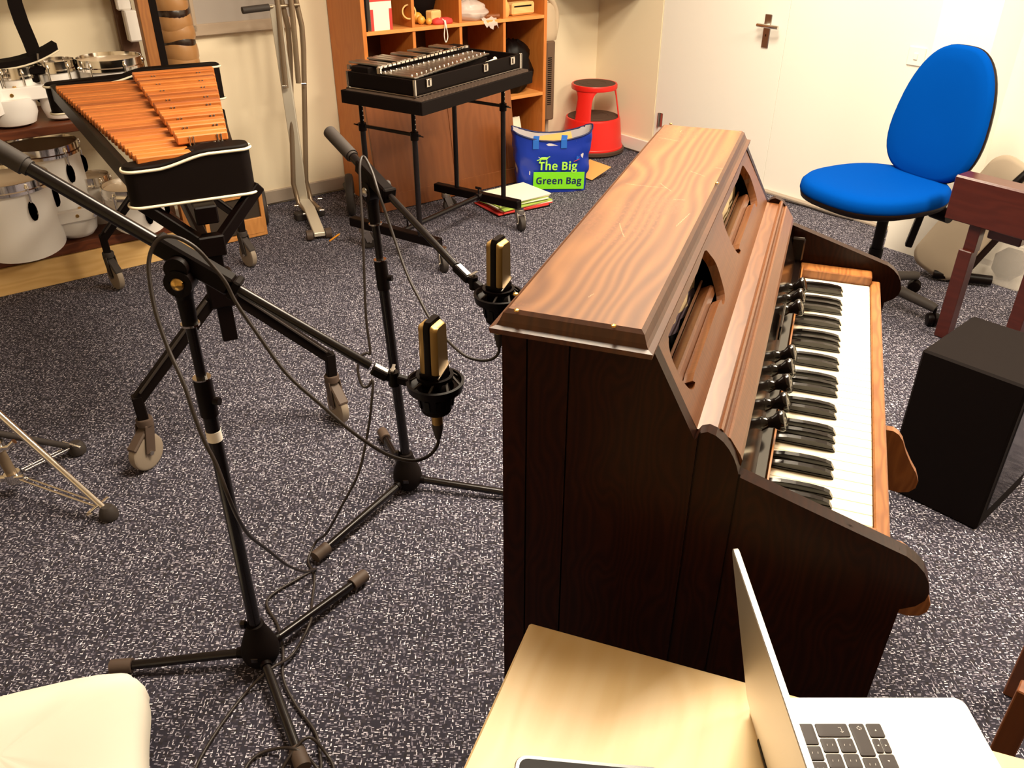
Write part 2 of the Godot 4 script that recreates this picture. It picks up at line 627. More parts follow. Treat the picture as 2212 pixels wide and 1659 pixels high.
func room():
	var m := MB.new()
	m.box(Vector3(-3.0, -0.05, 3.5), Vector3(6.3, 0.1, 7.3))
	struct("floor", m, M.carpet, "dark blue grey flecked loop carpet across the room")
	m = MB.new()
	m.box(Vector3(-3.0, 2.56, 3.5), Vector3(6.3, 0.1, 7.3))
	struct("ceiling", m, M.ceiling, "plain white ceiling")
	m = MB.new()
	m.box(Vector3(-3.0, 1.25, -0.075), Vector3(6.3, 2.5, 0.15))
	struct("wall_back", m, M.wall, "cream painted wall behind the pigeonhole unit and drum shelves")
	m = MB.new()
	m.box(Vector3(0.035, 1.25, 0.20), Vector3(0.15, 2.5, 0.74))
	m.box(Vector3(0.035, 2.3, 1.46), Vector3(0.15, 0.4, 1.80))
	struct("wall_right", m, M.wall, "cream wall to the left of the white door")
	m = MB.new()
	m.box(Vector3(0.035, 1.25, 4.7), Vector3(0.15, 2.5, 4.7))
	m.box(Vector3(-0.16, 1.25, 2.535), Vector3(0.25, 2.5, 0.25))
	struct("wall_right", m, M.white_wall, "white wall that juts out behind the blue office chair")
	m = MB.new()
	m.box(Vector3(-6.05, 1.25, 3.5), Vector3(0.15, 2.5, 7.3))
	struct("wall_left", m, M.wall, "cream wall at the end of the drum shelves")
	m = MB.new()
	m.box(Vector3(-3.0, 1.25, 7.05), Vector3(6.3, 2.5, 0.15))
	struct("wall_front", m, M.wall, "cream wall opposite the pigeonhole unit")
	# door with its handle and hinge
	m = MB.new()
	m.box(Vector3(0.0, 1.04, 1.021), Vector3(0.07, 2.06, 0.896), 0.001)
	var d := struct("door_1", m, M.door, "white flush door with a steel lever handle")
	m = MB.new()
	m.box(Vector3(-0.038, 0.845, 1.345), Vector3(0.006, 0.17, 0.046), 0.003)
	var hp := part("handle_plate", m, M.steel, d)
	m = MB.new()
	m.cyl(Vector3(-0.04, 0.877, 1.345), Vector3(-0.085, 0.877, 1.345), 0.010)
	m.tube([Vector3(-0.083, 0.878, 1.312), Vector3(-0.085, 0.878, 1.345), Vector3(-0.083, 0.877, 1.40), Vector3(-0.078, 0.876, 1.445)], 0.010, 10)
	part("lever", m, M.chrome, hp)
	m = MB.new()
	m.box(Vector3(-0.0415, 0.825, 1.345), Vector3(0.002, 0.012, 0.005), 0.001)
	part("keyhole", m, M.black, hp)
	m = MB.new()
	m.cyl(Vector3(-0.045, 0.20, 0.615), Vector3(-0.045, 0.285, 0.615), 0.007)
	m.box(Vector3(-0.038, 0.243, 0.63), Vector3(0.004, 0.085, 0.03), 0.001)
	part("hinge", m, M.steel, d)
	m = MB.new()
	m.box(Vector3(0.0, 1.04, 1.91), Vector3(0.07, 2.06, 0.878), 0.001)
	d = struct("door_2", m, M.door, "white flush door leaf behind the blue office chair")
	m = MB.new()
	m.box(Vector3(-0.039, 0.83, 2.215), Vector3(0.008, 0.085, 0.085), 0.004)
	var sp := part("switch_plate", m, M.door, d)
	m = MB.new()
	m.box(Vector3(-0.045, 0.83, 2.215), Vector3(0.006, 0.03, 0.02), 0.002)
	part("rocker", m, M.door, sp)
	m = MB.new()
	m.box(Vector3(-3.0, 0.045, 0.008), Vector3(5.9, 0.07, 0.016), 0.003)
	struct("baseboard_back", m, M.skirt, "grey skirting strip along the back wall")
	m = MB.new()
	m.box(Vector3(-0.048, 0.05, 0.29), Vector3(0.016, 0.08, 0.56), 0.003)
	struct("baseboard_right", m, M.skirt_white, "white skirting beside the red step stool")
	m = MB.new()
	m.box(Vector3(-0.045, 0.006, 1.55), Vector3(0.05, 0.012, 1.65), 0.002)
	struct("trim_1", m, M.skirt, "grey threshold strip under the white door")
	# a loudspeaker fixed high in the corner, above the picture
	m = MB.new()
	m.box(Vector3(-0.26, 1.22, 0.22), Vector3(0.42, 0.5, 0.42), 0.01)
	solo("wall_speaker", m, M.case_black, "loudspeaker box fixed high in the corner above the red stool", "loudspeaker", RO, RY)

# ---------------------------------------------------------------- reed organ
func organ():
	var at := Vector3(0.405, 0, -1.2836)
	var t := thing("reed_organ", "dark oak reed organ with scratched lid, ivory keys and black stop knobs", "organ", at, -20.06)
	var m: MB
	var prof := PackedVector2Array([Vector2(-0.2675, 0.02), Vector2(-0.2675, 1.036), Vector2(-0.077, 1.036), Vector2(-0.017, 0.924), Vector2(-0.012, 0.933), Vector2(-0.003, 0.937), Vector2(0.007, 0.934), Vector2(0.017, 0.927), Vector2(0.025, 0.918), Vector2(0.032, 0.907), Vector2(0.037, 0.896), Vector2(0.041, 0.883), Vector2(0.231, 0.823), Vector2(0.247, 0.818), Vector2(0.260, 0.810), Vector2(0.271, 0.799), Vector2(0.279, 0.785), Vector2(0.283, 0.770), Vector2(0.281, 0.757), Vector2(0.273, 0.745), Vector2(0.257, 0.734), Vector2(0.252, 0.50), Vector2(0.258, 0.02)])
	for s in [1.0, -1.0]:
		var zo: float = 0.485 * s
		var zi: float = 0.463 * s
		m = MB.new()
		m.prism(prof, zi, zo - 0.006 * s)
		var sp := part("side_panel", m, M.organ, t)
		# vertical planks on the outside, hairline joints between them
		var cuts := [-0.30, -0.234, -0.179, -0.0125, 0.042, 0.30]
		for k in cuts.size() - 1:
			var g := 0.0012
			var rc := PackedVector2Array([Vector2(cuts[k] + g, -0.1), Vector2(cuts[k + 1] - g, -0.1), Vector2(cuts[k + 1] - g, 1.2), Vector2(cuts[k] + g, 1.2)])
			for pg in Geometry2D.intersect_polygons(prof, rc):
				m = MB.new()
				var zp: float = zo - (0.003 * s if k == 3 else 0.0)
				m.prism(pg, zi + 0.012 * s, zp)
				part("plank", m, M.organ, sp)
	m = MB.new()
	m.box(Vector3(-0.258, 0.53, 0), Vector3(0.016, 1.0, 0.926))
	part("back_panel", m, M.organ, t)
	# lid with a moulded edge
	m = MB.new()
	var rings := []
	for q in [[-0.012, 1.030], [0.0, 1.036], [0.0, 1.036], [0.001, 1.043], [0.001, 1.043], [-0.006, 1.045], [-0.009, 1.050], [-0.013, 1.060], [-0.018, 1.064], [-0.018, 1.064], [-0.05, 1.0645]]:
		var o: float = q[0]
		rings.append(PackedVector3Array([Vector3(-0.275 - o, q[1], -0.507 - o), Vector3(-0.075 + o, q[1], -0.507 - o), Vector3(-0.075 + o, q[1], 0.507 + o), Vector3(-0.275 - o, q[1], 0.507 + o)]))
	m.grid(rings.slice(0, 9), true, true, true, true)
	part("lid_moulding", m, M.organ_edge, t)
	m = MB.new()
	m.grid(rings.slice(8), true, true, true, true)
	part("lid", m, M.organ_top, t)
	m = MB.new()
	for q in [[-0.245, 0.494], [-0.125, 0.494], [-0.245, -0.494], [-0.09, -0.1], [-0.262, 0.45]]:
		m.x = Transform3D(Basis.IDENTITY, Vector3(q[0], 1.0645, q[1]))
		m.lathe([Vector2(0.0035, 0), Vector2(0.003, 0.002), Vector2(0.0005, 0.003)], 8)
	m.x = Transform3D.IDENTITY
	part("nail_head", m, M.brass, t)
	# sloping front board with two cut-out windows
	var win := PackedVector2Array()
	for p in [[1.226, .010], [1.15, .014], [.951, .012], [.927, .015], [.911, .026], [.906, .044], [.908, .066], [.916, .083], [.930, .092], [.946, .091], [.960, .083], [1.183, .083], [1.197, .092], [1.212, .095], [1.232, .089], [1.247, .070], [1.256, .046], [1.246, .026]]:
		win.append(Vector2(1.345 - p[0], p[1]))
	var sm := PackedVector2Array()
	for i in win.size():
		var c0 := win[(i + win.size() - 1) % win.size()]
		var c1 := win[i]
		var c2 := win[(i + 1) % win.size()]
		var c3 := win[(i + 2) % win.size()]
		for j in 3:
			sm.append(c1.lerp(c2, j / 3.0) if (c2 - c1).length() > 0.05 else c1.cubic_interpolate(c2, c0, c3, j / 3.0))
	win = sm
	var win2 := PackedVector2Array()
	for p in win:
		win2.append(p + Vector2(-0.487, 0))
	var tv := Vector3(0.061, -0.109, 0).normalized()
	var nv := Vector3(-tv.y, tv.x, 0)
	var bt := Transform3D(Basis(Vector3(0, 0, 1), tv, nv), Vector3(-0.078, 1.034, 0))
	m = MB.new()
	m.x = bt
	for half in [[-0.002, 0.05], [0.05, 0.128]]:
		var pgs := [PackedVector2Array([Vector2(-0.463, half[0]), Vector2(0.463, half[0]), Vector2(0.463, half[1]), Vector2(-0.463, half[1])])]
		for w in [win, win2]:
			var nx := []
			for pg in pgs:
				nx.append_array(Geometry2D.clip_polygons(pg, w))
			pgs = nx
		for pg in pgs:
			m.prism(pg, -0.014, 0.0)
	part("fretwork_front", m, M.organ_mid, t)
	# inner ledge, second frame and the cloth behind the windows
	m = MB.new()
	m.x = bt
	for dz in [0.0, -0.487]:
		m.box(Vector3(0.264 + dz, 0.079, -0.026), Vector3(0.33, 0.016, 0.022), 0.003)
		m.box(Vector3(0.264 + dz, 0.066, -0.034), Vector3(0.36, 0.004, 0.004), 0.001)
	part("inner_ledge", m, M.organ_mid, t)
	m = MB.new()
	m.x = bt
	m.box(Vector3(0, 0.06, -0.09), Vector3(0.92, 0.15, 0.01))
	part("inner_board", m, M.black_matt, t)
	for w in 2:
		m = MB.new()
		m.x = bt
		var r0 := PackedVector3Array()
		var r1 := PackedVector3Array()
		var r2 := PackedVector3Array()
		for k in 13:
			var u := 0.445 - k * 0.03 - w * 0.487
			var f := k / 12.0
			var low: float = 0.022 + 0.055 * sin(f * PI * 0.55) + 0.006 * sin(k * 2.1) if w == 0 else 0.088
			r0.append(Vector3(u, -0.004, -0.034))
			r1.append(Vector3(u, low * 0.6, -0.040 + 0.004 * sin(k * 1.7)))
			r2.append(Vector3(u, low, -0.052))
		m.grid([r0, r1, r2], false)
		part("grille_cloth", m, M.cloth, t)
	m = MB.new()
	m.x = bt
	var q0 := PackedVector3Array()
	var q1 := PackedVector3Array()
	for k in 13:
		var u := 0.445 - k * 0.03
		var f := k / 12.0
		var low: float = 0.022 + 0.055 * sin(f * PI * 0.55) + 0.006 * sin(k * 2.1)
		q0.append(Vector3(u, low - 0.012, -0.0485))
		q1.append(Vector3(u, low + 0.006, -0.051))
	m.grid([q0, q1], false)
	part("cloth_hem", m, M.cloth_purple, t, "purple grey edge of the cloth")
	# folding fall: shelf, bead and lip, all along the organ
	m = MB.new()
	m.prism(PackedVector2Array([Vector2(-0.020, 0.902), Vector2(-0.020, 0.9265), Vector2(0.006, 0.9255), Vector2(0.008, 0.931), Vector2(0.011, 0.9335), Vector2(0.014, 0.931), Vector2(0.016, 0.9225), Vector2(0.0185, 0.9205), Vector2(0.021, 0.923), Vector2(0.024, 0.9215), Vector2(0.039, 0.900), Vector2(0.042, 0.893), Vector2(0.0415, 0.885), Vector2(0.036, 0.883), Vector2(0.022, 0.900)]), -0.463, 0.463)
	part("fall_board", m, M.organ_mid, t)
	# stop rail with its turned knobs
	m = MB.new()
	m.prism(PackedVector2Array([Vector2(0.030, 0.895), Vector2(0.040, 0.880), Vector2(0.060, 0.815), Vector2(0.074, 0.806), Vector2(0.078, 0.786), Vector2(0.030, 0.786)]), -0.440, 0.463)
	part("stop_rail", m, M.black_gloss, t)
	m = MB.new()
	m.box(Vector3(0.0775, 0.797, 0.0), Vector3(0.003, 0.022, 0.86), 0.0005)
	part("rail_edge", m, M.organ_rail, t)
	for z in [-0.252, -0.197, -0.145, 0.045, 0.095, 0.148, 0.207, 0.262]:
		m = MB.new()
		m.x = Transform3D(Basis(Vector3(0, 0, 1), Vector3(0.93, 0.36, 0).normalized(), Vector3(0, 0, 1).cross(Vector3(0.93, 0.36, 0).normalized())), Vector3(0.048, 0.823, z))
		m.lathe([Vector2(0.016, -0.004), Vector2(0.016, 0.004), Vector2(0.011, 0.010), Vector2(0.0075, 0.018), Vector2(0.009, 0.026), Vector2(0.015, 0.033), Vector2(0.0165, 0.038), Vector2(0.015, 0.042), Vector2(0.011, 0.0435), Vector2(0.002, 0.041)], 18)
		part("stop_knob", m, M.black_gloss, t)
	m = MB.new()
	m.box(Vector3(0.057, 0.848, -0.05), Vector3(0.004, 0.026, 0.10), 0.001)
	m.box(Vector3(0.060, 0.842, -0.435), Vector3(0.028, 0.05, 0.012), 0.003)
	part("label_plate", m, M.black_gloss, t)
	# keys
	var wm := MB.new()
	wm.box(Vector3(0.1475, 0.7765, 0), Vector3(0.139, 0.015, 0.0230), 0.0008)
	var wmesh := wm.mesh()
	var bm := MB.new()
	bm.prism(PackedVector2Array([Vector2(0.079, 0.783), Vector2(0.079, 0.7925), Vector2(0.095, 0.7955), Vector2(0.115, 0.7965), Vector2(0.135, 0.7965), Vector2(0.152, 0.795), Vector2(0.160, 0.7925), Vector2(0.166, 0.783)]), -0.0042, 0.0042)
	bm.prism(PackedVector2Array([Vector2(0.079, 0.7825), Vector2(0.079, 0.788), Vector2(0.162, 0.788), Vector2(0.166, 0.7825)]), -0.0054, 0.0054)
	var bmesh := bm.mesh()
	for i in 36:
		var L := 0.925 + (i + 0.5) * 0.02333
		var k := part("white_key", wmesh, M.ivory, t)
		k.position.z = 1.345 - L
	for i in 35:
		if (i % 7) in [0, 1, 2, 4, 5]:
			var k := part("black_key", bmesh, M.ebony, t)
			k.position.z = 1.345 - (0.925 + (i + 1) * 0.02333)
	m = MB.new()
	m.box(Vector3(0.2275, 0.752, 0), Vector3(0.019, 0.074, 0.88), 0.002)
	part("key_slip", m, M.organ_rail, t)
	for z in [-0.4415, 0.4415]:
		m = MB.new()
		m.box(Vector3(0.146, 0.778, z), Vector3(0.145, 0.05, 0.04), 0.002)
		part("key_block", m, M.organ_rail, t)
	m = MB.new()
	m.box(Vector3(0.09, 0.755, 0), Vector3(0.30, 0.02, 0.926))
	part("key_bed", m, M.organ, t)
	m = MB.new()
	m.box(Vector3(0.236, 0.38, 0), Vector3(0.016, 0.70, 0.926))
	part("front_panel", m, M.organ, t)
	# knee swells
	var kp := PackedVector2Array()
	for p in [[.170, .757], [.196, .757], [.205, .752], [.213, .742], [.222, .722], [.234, .702], [.246, .685], [.252, .671], [.251, .657], [.243, .647], [.228, .642], [.210, .644], [.170, .668]]:
		kp.append(Vector2(p[0] + 0.06, p[1]))
	for z in [0.095, 0.37]:
		m = MB.new()
		m.prism(kp, z - 0.007, z + 0.007)
		var k := part("knee_lever", m, M.organ_rail, t)
		if z > 0.3:
			k.position = Vector3(0.005, -0.012, 0)

# ---------------------------------------------------------------- desk and laptop
func desk_and_laptop():
	var t := thing("desk", "light beech veneered desk under the laptop in the foreground", "desk", Vector3(0.023, 0, -0.764), -20.06)
	var m := MB.new()
	m.box(Vector3(0.75, 0.676, 0.40), Vector3(1.5, 0.022, 0.8), 0.003)
	part("desk_top", m, M.desk, t)
	for q in [[0.06, 0.06], [1.44, 0.06], [0.06, 0.74], [1.44, 0.74]]:
		m = MB.new()
		m.box(Vector3(q[0], 0.3325, q[1]), Vector3(0.04, 0.665, 0.04), 0.003)
		part("leg", m, M.black, t)
	# laptop: local x is its width, local z points to the user
	var lt := thing("laptop", "open silver laptop with black keys seen from behind its lid", "laptop", Vector3(0.3955, 0.687, -0.4605), 90.0)
	var base := rrect(-0.1745, 0.1745, -0.123, 0.123, 0.012)
	m = MB.new()
	m.puff(base, [Vector2(0.03, 0.0), Vector2(0.0, 0.004), Vector2(0.0, 0.004), Vector2(0.0, 0.0145), Vector2(0.0, 0.0145), Vector2(0.004, 0.0152), Vector2(0.004, 0.0152), Vector2(0.5, 0.0152)])
	var bs := part("base", m, M.alu, lt)
	m = MB.new()
	m.puff(rrect(-0.06, 0.06, 0.018, 0.113, 0.004), [Vector2(0, 0.0150), Vector2(0, 0.0155), Vector2(0.01, 0.0155), Vector2(0.5, 0.0155)])
	part("trackpad", m, M.alu, bs)
	# keyboard: right-hand end of a five-row layout; each key a piece of its own
	var top := 0.0158
	var keys := []   # x0, x1, z0, z1
	var p := 0.01905
	var z0 := -0.123 + 0.045
	# function strip and number row
	for r in 5:
		var zr := z0 + r * 0.0189
		var xr := 0.1385
		if r == 4:
			keys.append([xr - 0.017, xr, zr, zr + 0.0165, "right"])
			keys.append([xr - p - 0.017, xr - p, zr, zr + 0.0078, "up"])
			keys.append([xr - p - 0.017, xr - p, zr + 0.0086, zr + 0.0165, "down"])
			keys.append([xr - 2 * p - 0.017, xr - 2 * p, zr, zr + 0.0165, "left"])
			xr -= 3 * p
			keys.append([xr - 0.017, xr, zr, zr + 0.0165, ""])
			xr -= p
			keys.append([xr - 0.021, xr, zr, zr + 0.0165, ""])
			xr -= 0.023
			keys.append([xr - 0.095, xr, zr, zr + 0.0165, ""])
			continue
		if r == 3:
			keys.append([xr - 0.040, xr, zr, zr + 0.0165, "shift"])
			xr -= 0.042
		elif r == 2:
			keys.append([xr - 0.0165, xr, zr - 0.0189, zr + 0.0165, "return"])
			xr -= 0.0185
		elif r == 1:
			xr -= 0.0185
		else:
			keys.append([xr - 0.026, xr, zr, zr + 0.0165, "back"])
			xr -= 0.028
		while xr > -0.13:
			keys.append([xr - 0.017, xr, zr, zr + 0.0165, "dash"])
			xr -= p
	for k in keys:
		m = MB.new()
		m.puff(rrect(k[0], k[1], k[2], k[3], 0.0018, 3), [Vector2(0.0, 0.0150), Vector2(0.0, top + 0.0004), Vector2(0.03, top + 0.0007), Vector2(0.5, top + 0.0007)])
		var kk := part("key", m, M.key, bs)
		var c := Vector2((k[0] + k[1]) * 0.5, (k[2] + k[3]) * 0.5)
		var g := MB.new()
		var y := top + 0.0009
		var sg := 0.0011
		match k[4]:
			"right":
				tri_flat(g, [c + Vector2(sg, 0), c + Vector2(-sg, sg), c + Vector2(-sg, -sg)], y)
			"left":
				tri_flat(g, [c + Vector2(-sg, 0), c + Vector2(sg, sg), c + Vector2(sg, -sg)], y)
			"up":
				tri_flat(g, [c + Vector2(0, -sg), c + Vector2(sg, sg), c + Vector2(-sg, sg)], y)
			"down":
				tri_flat(g, [c + Vector2(0, sg), c + Vector2(sg, -sg), c + Vector2(-sg, -sg)], y)
			"shift":
				var q := Vector2(k[1] - 0.006, k[2] + 0.010)
				for pr in [[0, -.003, .0026, 0], [.0026, 0, .0012, 0], [.0012, 0, .0012, .0022], [.0012, .0022, -.0012, .0022], [-.0012, .0022, -.0012, 0], [-.0012, 0, -.0026, 0], [-.0026, 0, 0, -.003]]:
					g.bar(Vector3(q.x + pr[0], y, q.y + pr[1]), Vector3(q.x + pr[2], y, q.y + pr[3]), 0.0005, 0.0002)
			"return":
				var q := Vector2(c.x, k[3] - 0.009)
				for pr in [[.003, -.002, .003, .001], [.003, .001, -.0035, .001], [-.0035, .001, -.0018, -.0008], [-.0035, .001, -.0018, .0028]]:
					g.bar(Vector3(q.x + pr[0], y, q.y + pr[1]), Vector3(q.x + pr[2], y, q.y + pr[3]), 0.0005, 0.0002)
			"dash":
				for dz in [-0.003, 0.003]:
					g.bar(Vector3(c.x - 0.001, y, c.y + dz), Vector3(c.x + 0.0012, y, c.y + dz + 0.0004), 0.0005, 0.0002)
		if g.v.size() > 0:
			part("key_symbol", g, M.glyph, kk)
	# lid leans back from the hinge
	var lid := MB.new()
	var lr := rrect(-0.1745, 0.1745, -0.240, 0.0, 0.012)
	# built flat behind the hinge, then raised
	lid.x = Transform3D(Basis(Vector3.RIGHT, deg_to_rad(78.0)), Vector3(0, 0.013, -0.122))
	lid.puff(lr, [Vector2(0.01, -0.003), Vector2(0.0, -0.002), Vector2(0.0, -0.002), Vector2(0.0, 0.0022), Vector2(0.0, 0.0022), Vector2(0.005, 0.003), Vector2(0.005, 0.003), Vector2(0.5, 0.003)])
	var lm := part("lid", lid, M.alu, lt)
	var sc := MB.new()
	sc.x = lid.x
	sc.puff(rrect(-0.170, 0.170, -0.236, -0.008, 0.008), [Vector2(0.0, 0.003), Vector2(0.0, 0.0036), Vector2(0.5, 0.0036)])
	part("screen", sc, M.phone, lm)
	sc = MB.new()
	sc.cyl(Vector3(-0.12, 0.012, -0.121), Vector3(0.12, 0.012, -0.121), 0.006)
	part("hinge", sc, M.black, lt)
	# phone near the front of the desk
	var ph := thing("phone", "black phone with rounded corners lying on the beech desk", "phone", Vector3(0.075, 0.687, -0.475), -6.0)
	m = MB.new()
	m.puff(rrect(-0.08, 0.08, -0.085, 0.075, 0.012), [Vector2(0.02, 0.0), Vector2(0.0, 0.002), Vector2(0.0, 0.006), Vector2(0.015, 0.008), Vector2(0.015, 0.008), Vector2(0.5, 0.008)])
	part("body", m, M.phone, ph)
	m = MB.new()
	m.puff(rrect(-0.075, 0.075, -0.08, 0.07, 0.009), [Vector2(0.0, 0.0078), Vector2(0.0, 0.0082), Vector2(0.5, 0.0082)])
	part("glass_front", m, M.black, ph)

func tri_flat(g: MB, p: Array, y: float):
	g.tri(Vector3(p[0].x, y, p[0].y), Vector3(p[1].x, y, p[1].y), Vector3(p[2].x, y, p[2].y), Vector3.UP, Vector3.UP, Vector3.UP)

# ---------------------------------------------------------------- microphones
func boom_stand(label: String, hub: Vector3, top: Vector3, feet: Array, rear: Vector3, tip: Vector3, grip0: float, grip1: float, sleeve0: float, sleeve1: float, bolt: Material) -> Node3D:
	# grip and sleeve are shares of the boom from its rear end
	var t := thing("microphone_stand", label, "microphone stand", Vector3(hub.x, 0, hub.z), 0.0, "boom microphone stands")
	var o := Vector3(hub.x, 0, hub.z)
	var m := MB.new()
	m.lathe([Vector2(0.012, 0.0), Vector2(0.030, 0.012), Vector2(0.040, 0.03), Vector2(0.042, 0.045), Vector2(0.040, 0.062), Vector2(0.032, 0.085), Vector2(0.023, 0.108), Vector2(0.019, 0.125), Vector2(0.019, 0.125), Vector2(0.013, 0.126)], 24)
	var hb := part("hub", m, M.black_matt, t)
	m = MB.new()
	m.box(Vector3(0.0, 0.055, 0.0415), Vector3(0.016, 0.012, 0.004), 0.001)
	m.box(Vector3(-0.024, 0.125, 0.003), Vector3(0.016, 0.02, 0.014), 0.004)
	part("screw", m, M.black_gloss, hb)
	for f in feet:
		var d: Vector3 = (f - o)
		d.y = 0
		var a := d.normalized() * 0.035 + Vector3(0, 0.038, 0)
		var b := d - d.normalized() * 0.03 + Vector3(0, 0.021, 0)
		var e := d.normalized()
		m = MB.new()
		m.cyl(a, b, 0.0105, 0.0105, 14)
		var leg := part("leg", m, M.tube_black, t)
		m = MB.new()
		m.tube([b - e * 0.012, b - e * 0.004, b + e * 0.025, b + e * 0.033 + Vector3(0, -0.001, 0)], 0.0165, 16)
		part("rubber_foot", m, M.rubber_brown, leg)
		m = MB.new()
		m.cyl(a - e * 0.004, a + e * 0.016, 0.0135, 0.0125, 12)
		part("socket", m, M.black, leg)
	var p0 := Vector3(0, 0.10, 0)
	var p1 := top - o
	var mid := p0.lerp(p1, 0.75)
	m = MB.new()
	m.cyl(p0, mid, 0.0135, 0.0135, 18)
	part("lower_tube", m, M.tube_black, t)
	m = MB.new()
	m.cyl(mid, p1 - (p1 - p0).normalized() * 0.02, 0.0095, 0.0095, 16)
	part("upper_tube", m, M.tube_black, t)
	m = MB.new()
	var ax := (p1 - p0).normalized()
	m.tube([mid - ax * 0.062, mid - ax * 0.045, mid - ax * 0.044, mid + ax * 0.012, mid + ax * 0.016], 0.0165, 16)
	m.cyl(mid - ax * 0.03, mid - ax * 0.03 + Vector3(0.026, 0, 0.006), 0.008, 0.008, 10)
	var cl := part("height_clutch", m, M.black, t)
	m = MB.new()
	m.cyl(mid + ax * 0.016, mid + ax * 0.0185, 0.0165, 0.0165, 16)
	part("clutch_ring", m, M.chrome, cl)
	# swivel head under the boom
	var bd := (tip - rear).normalized()
	var bo := rear - o
	var bt := tip - o
	m = MB.new()
	m.cyl(p1 - ax * 0.085, p1 - ax * 0.035, 0.0135, 0.0145, 14)
	m.cyl(p1 - ax * 0.035, p1 + ax * 0.0, 0.0145, 0.022, 14)
	var side := bd.cross(Vector3.UP).normalized()
	m.cyl(p1 - side * 0.016 - ax * 0.004, p1 + side * 0.016 - ax * 0.004, 0.024, 0.024, 20)
	m.cyl(p1 - side * 0.013 + Vector3(0, 0.02, 0), p1 + side * 0.013 + Vector3(0, 0.02, 0), 0.020, 0.020, 16)
	var head := part("swivel_head", m, M.black, t)
	m = MB.new()
	m.cyl(p1 - ax * 0.087, p1 - ax * 0.083, 0.0165, 0.0165, 16)
	part("locking_ring", m, M.chrome, head)
	m = MB.new()
	var back := -side if side.z < 0.0 else side
	m.x = Transform3D(Basis(back.cross(Vector3.UP).normalized(), back, back.cross(Vector3.UP).normalized().cross(back)), p1 + back * 0.016 - ax * 0.004)
	m.lathe([Vector2(0.0115, 0.0), Vector2(0.0115, 0.002), Vector2(0.009, 0.005), Vector2(0.004, 0.007), Vector2(0.0005, 0.0075)], 16)
	part("bolt", m, bolt, head)
	m = MB.new()
	m.cyl(p1 - back * 0.016, p1 - back * 0.05, 0.014, 0.014, 12)
	part("knob", m, M.rubber, head)
	# boom
	m = MB.new()
	m.cyl(bo, bt, 0.0085, 0.0085, 14)
	m.cyl(bo, bo.lerp(bt, sleeve0), 0.0115, 0.0115, 14)
	var bm := part("boom", m, M.tube_black, t)
	m = MB.new()
	m.tube([bo.lerp(bt, grip0), bo.lerp(bt, grip0 + 0.004), bo.lerp(bt, grip1)], 0.0165, 16)
	m.cyl(bo.lerp(bt, grip1), bo.lerp(bt, grip1 + 0.012), 0.0135, 0.0135, 16)
	part("grip", m, M.rubber, bm)
	m = MB.new()
	m.bar(bo.lerp(bt, sleeve0), bo.lerp(bt, sleeve1), 0.030, 0.034, 0.004)
	var sl := part("boom_sleeve", m, M.black, t)
	m = MB.new()
	m.bar(bo.lerp(bt, sleeve1), bo.lerp(bt, sleeve1 + 0.018), 0.033, 0.037, 0.003)
	part("end_collar", m, M.black_matt, sl)
	return t

